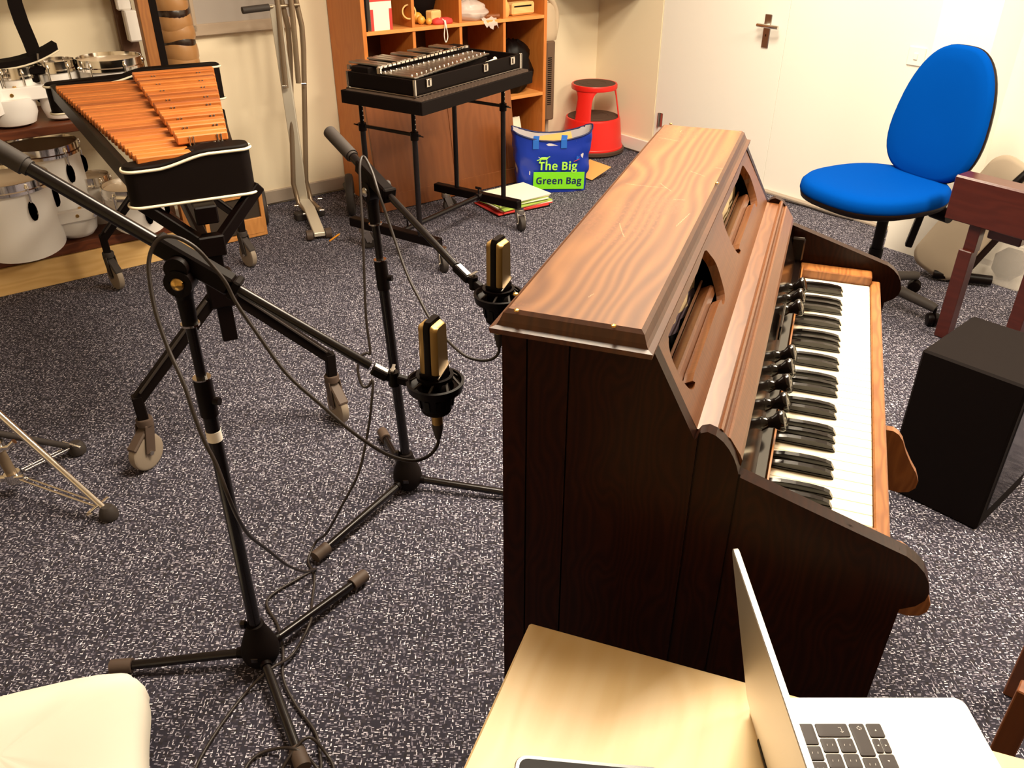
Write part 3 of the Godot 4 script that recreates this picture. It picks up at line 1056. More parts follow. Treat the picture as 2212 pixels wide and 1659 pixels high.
func studio_mic(label: String, at: Vector3, turn: float, arm_from: Vector3) -> Node3D:
	# at is the centre of the ring of the shock mount
	var t := thing("microphone", label, "microphone", at, turn, "large diaphragm microphones")
	var m := MB.new()
	# body: dark frame with a tapering outline
	var rings := []
	for q in [[-0.006, 0.044, 0.036], [0.004, 0.046, 0.037], [0.026, 0.049, 0.039], [0.028, 0.0495, 0.016], [0.118, 0.044, 0.015], [0.126, 0.038, 0.014], [0.128, 0.034, 0.012]]:
		var ring := PackedVector3Array()
		for p in rrect(-q[1] * 0.5, q[1] * 0.5, -q[2] * 0.5, q[2] * 0.5, 0.0045, 3):
			ring.append(Vector3(p.x, q[0], p.y))
		rings.append(ring)
	m.grid(rings)
	part("mic_body", m, M.black, t)
	for s in [1.0, -1.0]:
		m = MB.new()
		rings = []
		for q in [[0.0, 0.046, 0.020, 0.112, 0.0], [0.0065, 0.045, 0.022, 0.114, 0.004], [0.012, 0.036, 0.030, 0.108, 0.004]]:
			var ring := PackedVector3Array()
			for p in rrect(-q[1] * 0.5, q[1] * 0.5, 0.018 + q[4], 0.122 - q[4], 0.007, 4):
				var f: float = 1.0 - 0.10 * (p.y - 0.02) / 0.1
				ring.append(Vector3(p.x * f, p.y, s * (0.0068 + q[0])))
			rings.append(ring)
		m.grid(rings, true, false, true)
		part("grille", m, M.gold_mesh, t, "gold wire mesh face")
	m = MB.new()
	m.bar(Vector3(-0.024, 0.022, 0.0195), Vector3(0.024, 0.036, 0.0195), 0.003, 0.002)
	part("trim_line", m, M.chrome, t)
	# shock mount: inner ring, outer ring, ribs, cup
	m = MB.new()
	m.lathe([Vector2(0.0275, 0.010), Vector2(0.033, 0.010), Vector2(0.034, 0.018), Vector2(0.028, 0.018), Vector2(0.0275, 0.010)], 32, false, false)
	var sm := part("shock_mount", m, M.black, t)
	m = MB.new()
	m.lathe([Vector2(0.044, -0.010), Vector2(0.050, -0.012), Vector2(0.053, 0.004), Vector2(0.048, 0.005), Vector2(0.044, -0.010)], 36, false, false)
	m.lathe([Vector2(0.0295, -0.050), Vector2(0.033, -0.026), Vector2(0.037, -0.013), Vector2(0.050, -0.009), Vector2(0.048, -0.004), Vector2(0.034, -0.008), Vector2(0.029, -0.024), Vector2(0.026, -0.050)], 32, false, false)
	part("outer_ring", m, M.black, sm)
	m = MB.new()
	m.lathe([Vector2(0.010, -0.060), Vector2(0.026, -0.060), Vector2(0.0285, -0.056), Vector2(0.0305, -0.03), Vector2(0.024, -0.005), Vector2(0.02, 0.0)], 24)
	part("cup", m, M.black_matt, sm)
	for k in 8:
		var a := TAU * (k + 0.4) / 8
		m = MB.new()
		m.bar(Vector3(cos(a) * 0.029, 0.014, sin(a) * 0.029), Vector3(cos(a + 0.25) * 0.047, -0.002, sin(a + 0.25) * 0.047), 0.004, 0.003)
		part("elastic", m, M.rubber, sm)
	for k in 10:
		var a := TAU * k / 10
		m = MB.new()
		m.bar(Vector3(cos(a) * 0.031, -0.045, sin(a) * 0.031), Vector3(cos(a) * 0.0335, -0.024, sin(a) * 0.0335), 0.009, 0.003)
		part("rib", m, M.black, sm)
	# plug and boot
	m = MB.new()
	m.lathe([Vector2(0.009, -0.060), Vector2(0.0105, -0.062), Vector2(0.0105, -0.088), Vector2(0.009, -0.089)], 18)
	var pl := part("plug", m, M.gold_mesh, t)
	m = MB.new()
	m.lathe([Vector2(0.0105, -0.088), Vector2(0.0105, -0.098), Vector2(0.0075, -0.112), Vector2(0.0055, -0.122), Vector2(0.003, -0.122)], 16)
	part("boot", m, M.rubber, pl)
	# clip that joins it to the boom, in the mount's own axes
	var inv := Transform3D(Basis(Vector3.UP, deg_to_rad(turn)), at).affine_inverse()
	var a0 := inv * arm_from
	var flat := Vector3(a0.x, 0, a0.z).normalized()
	var knee := flat * 0.075 + Vector3(0, 0.004, 0)
	m = MB.new()
	m.bar(a0, knee + (a0 - knee).normalized() * 0.012, 0.022, 0.018, 0.003)
	var ck := part("mic_clip", m, M.black, t)
	m = MB.new()
	m.bar(a0.lerp(knee, 0.15) + Vector3(0, 0.0105, 0), a0.lerp(knee, 0.75) + Vector3(0, 0.0105, 0), 0.012, 0.002, 0.0005)
	part("rail", m, M.steel, ck)
	m = MB.new()
	m.bar(knee + (a0 - knee).normalized() * 0.014, flat * 0.05, 0.014, 0.016, 0.002)
	m.cyl(knee + Vector3(0, -0.012, 0), knee + Vector3(0, 0.016, 0), 0.010, 0.010, 14)
	part("swivel", m, M.black, ck)
	m = MB.new()
	m.cyl(knee + Vector3(0, 0.016, 0), knee + Vector3(0, 0.022, 0), 0.005, 0.005, 10)
	var sd := flat.cross(Vector3.UP)
	m.bar(knee + Vector3(0, 0.022, 0) - sd * 0.012, knee + Vector3(0, 0.024, 0) + sd * 0.012, 0.006, 0.003, 0.001)
	part("wing_nut", m, M.steel, ck)
	return t

func mic_stands():
	var s := boom_stand("black boom microphone stand in the foreground with white tape on its pole", Vector3(-0.562, 0, -1.287), Vector3(-0.557, 0.940, -1.287),
		[Vector3(-0.885, 0, -1.258), Vector3(-0.372, 0, -1.543), Vector3(-0.411, 0, -1.015)],
		Vector3(-0.860, 1.183, -1.312), Vector3(-0.255, 0.766, -1.297), 0.0, 0.14, 0.44, 0.63, M.brass)
	var m := MB.new()
	m.cyl(Vector3(0.003, 0.612, 0), Vector3(0.003, 0.634, 0), 0.0143, 0.0143, 18)
	part("tape", m, M.tape, s, "white paper tape")
	boom_stand("black boom microphone stand further back whose pole leans to the left", Vector3(-0.302, 0, -1.924), Vector3(-0.341, 0.880, -1.960),
		[Vector3(-0.412, 0, -2.185), Vector3(-0.507, 0, -1.612), Vector3(0.02, 0, -1.87)],
		Vector3(-0.460, 0.977, -2.120), Vector3(-0.122, 0.799, -1.677), 0.0, 0.20, 0.27, 0.50, M.steel)
	studio_mic("gold faced studio microphone in the foreground, in a black shock mount", Vector3(-0.139, 0.736, -1.289), 66.0, Vector3(-0.251, 0.762, -1.295))
	studio_mic("gold faced studio microphone half hidden by the back corner of the organ lid", Vector3(-0.028, 0.771, -1.588), 62.0, Vector3(-0.122, 0.799, -1.677))
	cable("microphone_cable", "dark cable looping from the foreground microphone over its boom to the floor", [Vector3(-0.139, 0.617, -1.289), Vector3(-0.141, 0.600, -1.285), Vector3(-0.156, 0.592, -1.262), Vector3(-0.185, 0.598, -1.238), Vector3(-0.231, 0.620, -1.231), Vector3(-0.286, 0.670, -1.228), Vector3(-0.339, 0.723, -1.237), Vector3(-0.391, 0.778, -1.246), Vector3(-0.435, 0.847, -1.262), Vector3(-0.466, 0.903, -1.272), Vector3(-0.478, 0.939, -1.274), Vector3(-0.494, 0.970, -1.272), Vector3(-0.512, 1.004, -1.264), Vector3(-0.539, 1.022, -1.263), Vector3(-0.565, 1.020, -1.262), Vector3(-0.580, 1.001, -1.251), Vector3(-0.583, 0.972, -1.234), Vector3(-0.575, 0.919, -1.208), Vector3(-0.557, 0.865, -1.182), Vector3(-0.532, 0.817, -1.153), Vector3(-0.517, 0.764, -1.133), Vector3(-0.506, 0.725, -1.122), Vector3(-0.490, 0.681, -1.112), Vector3(-0.475, 0.631, -1.095), Vector3(-0.477, 0.563, -1.119), Vector3(-0.488, 0.470, -1.179), Vector3(-0.500, 0.345, -1.280), Vector3(-0.505, 0.20, -1.390), Vector3(-0.506, 0.075, -1.500), Vector3(-0.502, 0.006, -1.581), Vector3(-0.544, 0.006, -1.544), Vector3(-0.600, 0.006, -1.473), Vector3(-0.555, 0.006, -1.394), Vector3(-0.522, 0.012, -1.312), Vector3(-0.503, 0.012, -1.234), Vector3(-0.460, 0.006, -1.167), Vector3(-0.408, 0.006, -1.105), Vector3(-0.386, 0.006, -1.051), Vector3(-0.375, 0.006, -0.991), Vector3(-0.36, 0.006, -0.80)])
	cable("microphone_cable", "dark cable hanging from the rear microphone stand down to the floor", [Vector3(-0.028, 0.652, -1.588), Vector3(-0.030, 0.632, -1.588), Vector3(-0.046, 0.618, -1.585), Vector3(-0.075, 0.617, -1.585), Vector3(-0.108, 0.625, -1.597), Vector3(-0.152, 0.639, -1.652), Vector3(-0.185, 0.664, -1.690), Vector3(-0.213, 0.696, -1.733), Vector3(-0.242, 0.734, -1.778), Vector3(-0.272, 0.791, -1.836), Vector3(-0.294, 0.847, -1.869), Vector3(-0.311, 0.896, -1.887), Vector3(-0.329, 0.934, -1.927), Vector3(-0.351, 0.960, -1.959), Vector3(-0.358, 0.942, -1.937), Vector3(-0.356, 0.886, -1.904), Vector3(-0.351, 0.811, -1.859), Vector3(-0.351, 0.709, -1.822), Vector3(-0.350, 0.615, -1.789), Vector3(-0.342, 0.543, -1.758), Vector3(-0.351, 0.541, -1.757), Vector3(-0.366, 0.532, -1.751), Vector3(-0.372, 0.505, -1.735), Vector3(-0.362, 0.474, -1.717), Vector3(-0.347, 0.472, -1.715), Vector3(-0.335, 0.486, -1.718), Vector3(-0.339, 0.438, -1.695), Vector3(-0.351, 0.369, -1.678), Vector3(-0.377, 0.270, -1.642), Vector3(-0.425, 0.180, -1.622), Vector3(-0.475, 0.085, -1.630), Vector3(-0.515, 0.028, -1.661), Vector3(-0.528, 0.008, -1.612), Vector3(-0.501, 0.006, -1.556), Vector3(-0.488, 0.006, -1.46), Vector3(-0.470, 0.036, -1.37), Vector3(-0.498, 0.012, -1.300), Vector3(-0.528, 0.040, -1.235), Vector3(-0.576, 0.006, -1.203), Vector3(-0.604, 0.006, -1.127), Vector3(-0.622, 0.006, -1.056), Vector3(-0.628, 0.006, -0.991), Vector3(-0.63, 0.006, -0.8)])
	cable("floor_cable", "loops of dark cable lying over the nearest microphone stand leg", [Vector3(-0.56, 0.006, -0.85), Vector3(-0.533, 0.006, -0.991), Vector3(-0.520, 0.006, -1.041), Vector3(-0.483, 0.010, -1.060), Vector3(-0.430, 0.036, -1.042), Vector3(-0.392, 0.010, -1.026), Vector3(-0.372, 0.006, -0.991), Vector3(-0.40, 0.006, -0.93), Vector3(-0.45, 0.010, -0.95), Vector3(-0.457, 0.012, -0.991), Vector3(-0.437, 0.030, -1.035), Vector3(-0.408, 0.040, -1.066), Vector3(-0.374, 0.010, -1.051), Vector3(-0.351, 0.006, -1.015), Vector3(-0.342, 0.006, -0.95), Vector3(-0.36, 0.006, -0.85)])

func cable(called: String, label: String, pts: Array):
	var m := MB.new()
	m.tube(spline(pts, 5), 0.0034, 8)
	solo(called, m, M.cable, label, "cable", Vector3.ZERO, 0.0, "microphone cables")

# ---------------------------------------------------------------- xylophone
func caster(parent: Node, at: Vector3, turn: float, r: float, wheel_m: Material, fork_m: Material, h: float, cover := true):
	# at: where the stem meets the frame, wheel touches the floor
	var b := Transform3D(Basis(Vector3.UP, deg_to_rad(turn)), Vector3(at.x, 0, at.z))
	var m := MB.new()
	m.x = b
	m.lathe([Vector2(0.022, h), Vector2(0.024, h - 0.004), Vector2(0.024, h - 0.022), Vector2(0.020, h - 0.026)], 16)
	var off := 0.022
	for s in [-1.0, 1.0]:
		m.bar(Vector3(s * 0.019, h - 0.02, 0.002), Vector3(s * 0.019, r, off), 0.004, 0.034, 0.001)
	if cover:
		m.bar(Vector3(0, h - 0.028, 0.004), Vector3(0, r + 0.030, off + r * 0.86), 0.034, 0.012, 0.004)
	else:
		m.bar(Vector3(0, h - 0.020, -0.012), Vector3(0, h - 0.024, 0.022), 0.042, 0.004, 0.001)
	var c := part("caster", m, fork_m, parent)
	m = MB.new()
	m.x = b * Transform3D(Basis(Vector3(0, 0, 1), PI * 0.5), Vector3(0, r, off))
	m.lathe([Vector2(r * 0.4, 0.014), Vector2(r * 0.85, 0.0145), Vector2(r * 0.97, 0.011), Vector2(r, 0.005), Vector2(r, -0.005), Vector2(r * 0.97, -0.011), Vector2(r * 0.85, -0.0145), Vector2(r * 0.4, -0.014)], 28)
	part("wheel", m, wheel_m, c)
	m = MB.new()
	m.x = b
	m.cyl(Vector3(-0.024, r, off), Vector3(0.024, r, off), 0.007, 0.007, 12)
	part("axle", m, M.steel, c)

func end_box(parent: Node, x0: float, x1: float, zc: float, d: float, yb: float, ya: float, yc: float, split: float):
	# black box end with cream piping; its top steps from ya to yc at x = split
	var pl := rrect(x0, x1, zc - d, zc + d, min(d * 0.95, 0.03), 6)
	# extra points along the long edges, so that the top can curve
	var pts := PackedVector2Array()
	for i in pl.size():
		var a := pl[i]
		var b := pl[(i + 1) % pl.size()]
		var k := int(max(1.0, (b - a).length() / 0.02))
		for j in k:
			pts.append(a.lerp(b, float(j) / k))
	var top := func(x: float) -> float: return lerp(ya, yc, smoothstep(split - 0.07, split + 0.07, x))
	var m := MB.new()
	var r0 := PackedVector3Array()
	var r1 := PackedVector3Array()
	var r2 := PackedVector3Array()
	for p in pts:
		var y: float = top.call(p.x)
		r0.append(Vector3(p.x, yb, p.y))
		r1.append(Vector3(p.x, y - 0.004, p.y))
		r2.append(Vector3(lerp(p.x, (x0 + x1) * 0.5, 0.02), y, lerp(p.y, zc, 0.12)))
	m.grid([r0, r1, r1, r2], true, true, true)
	var e := part("end_box", m, M.case_black, parent)
	m = MB.new()
	for yy in [0, 1]:
		var path := []
		for p in pts:
			var w := Vector2((p.x - (x0 + x1) * 0.5) * (1.0 + 0.008 / (x1 - x0)) + (x0 + x1) * 0.5, (p.y - zc) * 1.04 + zc)
			path.append(Vector3(w.x, yb + 0.002 if yy == 0 else top.call(p.x) - 0.012, w.y))
		path.append(path[0])
		path.append(path[1])
		m.tube(path, 0.0042, 6)
	part("piping", m, M.piping, e)

func xylophone():
	var t := thing("xylophone", "rosewood xylophone with black piped end boxes on a black wheeled frame", "xylophone", Vector3(-1.16, 0, -2.827), 26.6)
	var m: MB
	var rg := RandomNumberGenerator.new()
	rg.seed = 4
	var mats := [M.bar_a, M.bar_b, M.bar_c, M.bar_a, M.bar_b]
	var zn := func(i: float) -> float: return -0.425 + i * 0.0402
	for i in 28:
		var f := i / 27.0
		var z: float = zn.call(i)
		var x0: float = lerp(-0.305, -0.140, f)
		var x1: float = lerp(-0.030, 0.0, f)
		m = MB.new()
		m.box(Vector3((x0 + x1) * 0.5, 0.889 + rg.randf_range(-0.001, 0.001), z), Vector3(x1 - x0, 0.022, 0.0372), 0.003)
		part("bar", m, M.bar_a if i > 24 else mats[rg.randi() % 5], t)
	m = MB.new()
	for i in 27:
		if not (i % 7) in [0, 1, 3, 4, 5]:
			continue
		var z: float = zn.call(i + 0.5)
		var f := clampf(z / 1.1 + 0.45, 0.0, 1.0)
		var x0: float = lerp(-0.048, -0.026, f)
		var x1: float = lerp(0.250, 0.108, f)
		if i < 26:
			var b := MB.new()
			b.box(Vector3((x0 + x1) * 0.5, 0.918 + rg.randf_range(-0.001, 0.001), z), Vector3(x1 - x0, 0.022, 0.0365), 0.003)
			part("bar", b, M.bar_a if i > 23 else mats[rg.randi() % 5], t)
	# support posts between the upper bars
	for i in 26:
		var z: float = zn.call(i + (1.02 if not (i % 7) in [0, 1, 3, 4, 5] else 0.98))
		var f := clampf(z / 1.1 + 0.45, 0.0, 1.0)
		for xx in [lerp(0.02, 0.012, f), lerp(0.19, 0.085, f)]:
			for dx in [-0.005, 0.005]:
				m.cyl(Vector3(xx + dx, 0.87, z), Vector3(xx + dx, 0.922, z), 0.0022, 0.0022, 6)
				m.x = Transform3D(Basis.IDENTITY, Vector3(xx + dx, 0.922, z))
				m.lathe([Vector2(0.0032, 0), Vector2(0.0034, 0.002), Vector2(0.0015, 0.004)], 6)
				m.x = Transform3D.IDENTITY
	var ps := part("support_posts", m, M.chrome, t)
	ps.set_meta("kind", "stuff")
	# carrying rails
	m = MB.new()
	m.bar(Vector3(-0.315, 0.85, -0.60), Vector3(-0.165, 0.85, 0.66), 0.022, 0.06, 0.003)
	m.bar(Vector3(-0.05, 0.855, -0.60), Vector3(-0.03, 0.855, 0.66), 0.02, 0.04, 0.003)
	m.bar(Vector3(-0.01, 0.88, -0.60), Vector3(0.0, 0.88, 0.66), 0.02, 0.04, 0.003)
	m.bar(Vector3(0.24, 0.87, -0.60), Vector3(0.105, 0.87, 0.66), 0.02, 0.05, 0.003)
	part("rail", m, M.black, t)
	m = MB.new()
	m.box(Vector3(0.055, 0.868, 0.63), Vector3(0.05, 0.03, 0.012), 0.004)
	part("felt_pad", m, M.maraca, t)
	end_box(t, -0.178, 0.150, 0.665, 0.035, 0.772, 0.882, 0.908, -0.03)
	end_box(t, -0.345, 0.295, -0.640, 0.030, 0.768, 0.880, 0.906, -0.05)
	# wheeled frame
	for s in [1.0, -1.0]:
		var z: float = 0.73 * s
		var fm := MB.new()
		fm.bar(Vector3(0, 0.36, z), Vector3(0, 0.665, z), 0.042, 0.025, 0.002)
		fm.box(Vector3(0, 0.525, z), Vector3(0.075, 0.11, 0.045), 0.006)
		fm.box(Vector3(0, 0.655, z), Vector3(0.07, 0.06, 0.04), 0.004)
		var fr := part("column", fm, M.black, t)
		for q in [-1.0, 1.0]:
			m = MB.new()
			m.bar(Vector3(q * 0.02, 0.66, z), Vector3(q * 0.16, 0.785, z - 0.06 * s), 0.03, 0.032, 0.003)
			part("arm", m, M.black, fr)
			m = MB.new()
			m.bar(Vector3(q * 0.02, 0.505, z), Vector3(q * 0.285, 0.228, z), 0.028, 0.034, 0.003)
			m.bar(Vector3(q * 0.286, 0.243, z), Vector3(q * 0.284, 0.150, z), 0.03, 0.03, 0.003)
			part("leg", m, M.black_matt, fr)
			m = MB.new()
			m.bar(Vector3(q * 0.045, 0.500, z + 0.012), Vector3(q * 0.275, 0.256, z + 0.012), 0.016, 0.006, 0.001)
			part("leg_edge", m, M.rubber, fr)
			caster(t, Vector3(q * 0.283, 0.0, z), -20.0 + 30.0 * q if s > 0.0 else 20.0, 0.058, M.grey_wheel, M.rubber_brown if s > 0.0 else M.rubber, 0.165)
	m = MB.new()
	m.bar(Vector3(0, 0.60, 0.72), Vector3(0, 0.60, -0.72), 0.03, 0.04, 0.003)
	m.box(Vector3(0, 0.745, 0.1), Vector3(0.06, 0.05, 1.3), 0.004)
	part("stretcher", m, M.black, t)

# ---------------------------------------------------------------- glockenspiel and its stand
func glockenspiel():
	var at := Vector3(-0.314, 0, -3.931)
	var t := thing("instrument_stand", "black wheeled stand that carries the glockenspiel case", "stand", at, 56.0)
	var m := MB.new()
	m.box(Vector3(0, 0.735, 0.212), Vector3(0.83, 0.054, 0.012), 0.002)
	m.box(Vector3(0, 0.735, -0.228), Vector3(0.83, 0.054, 0.012), 0.002)
	m.box(Vector3(-0.409, 0.735, -0.008), Vector3(0.012, 0.054, 0.43), 0.002)
	m.box(Vector3(0.409, 0.735, -0.008), Vector3(0.012, 0.054, 0.43), 0.002)
	m.box(Vector3(0, 0.740, -0.008), Vector3(0.81, 0.012, 0.43))
	part("tray", m, M.black_matt, t)
	# ridged foam: triangular ridges across the tray
	m = MB.new()
	var poly := PackedVector2Array([Vector2(-0.403, 0.746)])
	for k in 31:
		poly.append(Vector2(-0.403 + k * 0.026, 0.752))
		poly.append(Vector2(-0.403 + (k + 0.5) * 0.026, 0.772))
	poly.append(Vector2(0.403, 0.752))
	poly.append(Vector2(0.403, 0.746))
	m.prism(poly, -0.22, 0.206)
	part("foam", m, M.rubber_brown, t)
	for sx in [-1.0, 1.0]:
		m = MB.new()
		m.bar(Vector3(sx * 0.325, 0.128, -0.335), Vector3(sx * 0.325, 0.128, 0.205), 0.042, 0.042, 0.003)
		part("foot_bar", m, M.black, t)
		for z in [-0.20, 0.10]:
			m = MB.new()
			m.cyl(Vector3(sx * 0.335, 0.145, z), Vector3(sx * 0.335, 0.60, z), 0.0125, 0.0125, 14)
			var lg := part("leg", m, M.tube_black, t)
			m = MB.new()
			m.cyl(Vector3(sx * 0.335, 0.59, z), Vector3(sx * 0.335, 0.715, z), 0.0095, 0.0095, 14)
			m.cyl(Vector3(sx * 0.335, 0.578, z), Vector3(sx * 0.335, 0.612, z), 0.018, 0.018, 14)
			part("inner_tube", m, M.black, lg)
			m = MB.new()
			for k in 4:
				m.cyl(Vector3(sx * 0.335, 0.625 + k * 0.02, z + 0.008), Vector3(sx * 0.335, 0.625 + k * 0.02, z + 0.0102), 0.0028, 0.0028, 8)
			part("hole_row", m, M.steel, lg)
			m = MB.new()
			var dz: float = 0.032 if z > 0.0 else -0.032
			m.cyl(Vector3(sx * 0.335, 0.60, z), Vector3(sx * 0.335, 0.60, z + dz), 0.005, 0.005, 8)
			m.bar(Vector3(sx * 0.335 - 0.018, 0.606, z + dz), Vector3(sx * 0.335 + 0.018, 0.592, z + dz), 0.008, 0.005, 0.001)
			part("wing_nut", m, M.black, lg)
		m = MB.new()
		m.bar(Vector3(sx * 0.335, 0.60, -0.20), Vector3(sx * 0.335, 0.60, 0.10), 0.010, 0.014, 0.001)
		part("cross_bar", m, M.tube_black, t)
		for z in [-0.255, 0.222]:
			caster(t, Vector3(sx * 0.320, 0, z - 0.012), -35.0 if z > 0.0 else 60.0, 0.038, M.rubber, M.steel, 0.108, false)
	m = MB.new()
	m.cyl(Vector3(-0.31, 0.135, -0.03), Vector3(0.31, 0.135, -0.03), 0.0125, 0.0125, 14)
	m.cyl(Vector3(0.28, 0.135, -0.03), Vector3(0.315, 0.135, -0.03), 0.019, 0.019, 14)
	m.cyl(Vector3(-0.27, 0.145, -0.03), Vector3(-0.27, 0.185, -0.03), 0.005, 0.005, 8)
	m.bar(Vector3(-0.27, 0.185, -0.05), Vector3(-0.27, 0.185, -0.012), 0.006, 0.012, 0.001)
	m.cyl(Vector3(0.297, 0.145, -0.03), Vector3(0.297, 0.180, -0.03), 0.005, 0.005, 8)
	m.bar(Vector3(0.297, 0.180, -0.05), Vector3(0.297, 0.180, -0.012), 0.006, 0.012, 0.001)
	part("stretcher", m, M.tube_black, t)
	# glockenspiel in its open case
	var g := thing("glockenspiel", "silver barred glockenspiel in an open black case with chrome latches", "glockenspiel", at + Vector3(0, 0.772, 0), 56.0)
	var x0 := -0.392
	var x1 := 0.385
	var zb := -0.205
	var zf := 0.165
	m = MB.new()
	m.box(Vector3((x0 + x1) * 0.5, 0.006, (zb + zf) * 0.5), Vector3(x1 - x0, 0.012, zf - zb), 0.002)
	m.box(Vector3((x0 + x1) * 0.5, 0.033, zf - 0.005), Vector3(x1 - x0, 0.066, 0.010), 0.002)
	m.box(Vector3((x0 + x1) * 0.5, 0.033, zb + 0.005), Vector3(x1 - x0, 0.066, 0.010), 0.002)
	m.box(Vector3(x0 + 0.005, 0.033, (zb + zf) * 0.5), Vector3(0.010, 0.066, zf - zb), 0.002)
	m.box(Vector3(x1 - 0.005, 0.033, (zb + zf) * 0.5), Vector3(0.010, 0.066, zf - zb), 0.002)
	var cs := part("case", m, M.case_black, g)
	m = MB.new()
	m.box(Vector3((x0 + x1) * 0.5, 0.0018, zf + 0.0015), Vector3(x1 - x0, 0.0036, 0.003), 0.0005)
	m.box(Vector3(x0 - 0.0015, 0.0018, (zb + zf) * 0.5), Vector3(0.003, 0.0036, zf - zb), 0.0005)
	for q in [[x0, zf], [x1, zf], [x0, zb]]:
		m.box(Vector3(q[0] + (0.006 if q[0] > 0.0 else -0.001), 0.034, q[1] + 0.0), Vector3(0.006, 0.068, 0.012), 0.001)
		m.box(Vector3(q[0], 0.034, q[1] + (0.001 if q[1] > 0.0 else -0.001)), Vector3(0.014, 0.068, 0.006), 0.001)
	part("corner_trim", m, M.chrome, cs)
	for q in [[-0.305, 0.034], [0.10, 0.036], [0.315, 0.036]]:
		m = MB.new()
		m.box(Vector3(q[0], 0.045, zf + 0.004), Vector3(0.034, 0.034, 0.006), 0.002)
		m.box(Vector3(q[0] + 0.004, 0.046, zf + 0.009), Vector3(0.016, 0.026, 0.005), 0.002)
		part("latch", m, M.chrome, cs)
	# raised step and bed of the upper row
	m = MB.new()
	m.box(Vector3(-0.02, 0.05, -0.145), Vector3(0.72, 0.075, 0.10), 0.003)
	m.box(Vector3(-0.06, 0.035, -0.01), Vector3(0.64, 0.05, 0.15), 0.003)
	part("bar_bed", m, M.black_matt, g)
	for i in 18:
		var f := i / 17.0
		var x: float = lerp(-0.358, 0.262, f)
		var l: float = lerp(0.200, 0.115, f)
		var b := MB.new()
		b.box(Vector3(x, 0.070, 0.052 - f * 0.045), Vector3(0.030, 0.008, l), 0.0015)
		part("bar", b, M.steel, g)
	var sp := MB.new()
	for i in 17:
		if not (i % 7) in [0, 1, 3, 4, 5]:
			continue
		var f := i / 17.0
		var x: float = lerp(-0.340, 0.28, f)
		var l: float = lerp(0.190, 0.110, f)
		var b := MB.new()
		b.box(Vector3(x, 0.096, -0.135 - f * 0.01), Vector3(0.028, 0.008, l), 0.0015)
		part("bar", b, M.steel, g)
	for i in 18:
		var f := i / 17.0
		var x: float = lerp(-0.358, 0.262, f)
		for z in [lerp(0.125, 0.045, f), lerp(-0.02, -0.025, f)]:
			sp.x = Transform3D(Basis.IDENTITY, Vector3(x, 0.074, z))
			sp.lathe([Vector2(0.0045, 0.0), Vector2(0.0045, 0.003), Vector2(0.002, 0.006)], 8)
	sp.x = Transform3D.IDENTITY
	for i in 22:
		sp.box(Vector3(lerp(-0.36, 0.27, i / 21.0), 0.092, -0.045 - i * 0.001), Vector3(0.022, 0.012, 0.012), 0.002)
	sp.box(Vector3(-0.383, 0.083, -0.03), Vector3(0.012, 0.026, 0.02), 0.002)
	sp.box(Vector3(-0.383, 0.083, -0.20), Vector3(0.012, 0.02, 0.02), 0.002)
	part("bar_screws", sp, M.chrome, g).set_meta("kind", "stuff")
	m = MB.new()
	m.cyl(Vector3(0.10, 0.052, 0.135), Vector3(0.245, 0.056, 0.115), 0.004, 0.004, 8)
	m.x = Transform3D(Basis.IDENTITY, Vector3(0.25, 0.047, 0.114))
	m.lathe([Vector2(0.001, 0.0), Vector2(0.008, 0.003), Vector2(0.0105, 0.010), Vector2(0.008, 0.017), Vector2(0.001, 0.020)], 12)
	m.x = Transform3D.IDENTITY
	solo("mallet", m, M.paper, "pale mallet lying in the front of the glockenspiel case", "mallet", at + Vector3(0, 0.772, 0), 56.0)

# ---------------------------------------------------------------- pigeonhole unit and what it holds
func at_room(called: String, mb, m: Material, label: String, category: String, p: Vector3, turn := 0.0, group := "") -> MeshInstance3D:
	return solo(called, mb, m, label, category, R(p.x, p.y, p.z), RY + turn, group)

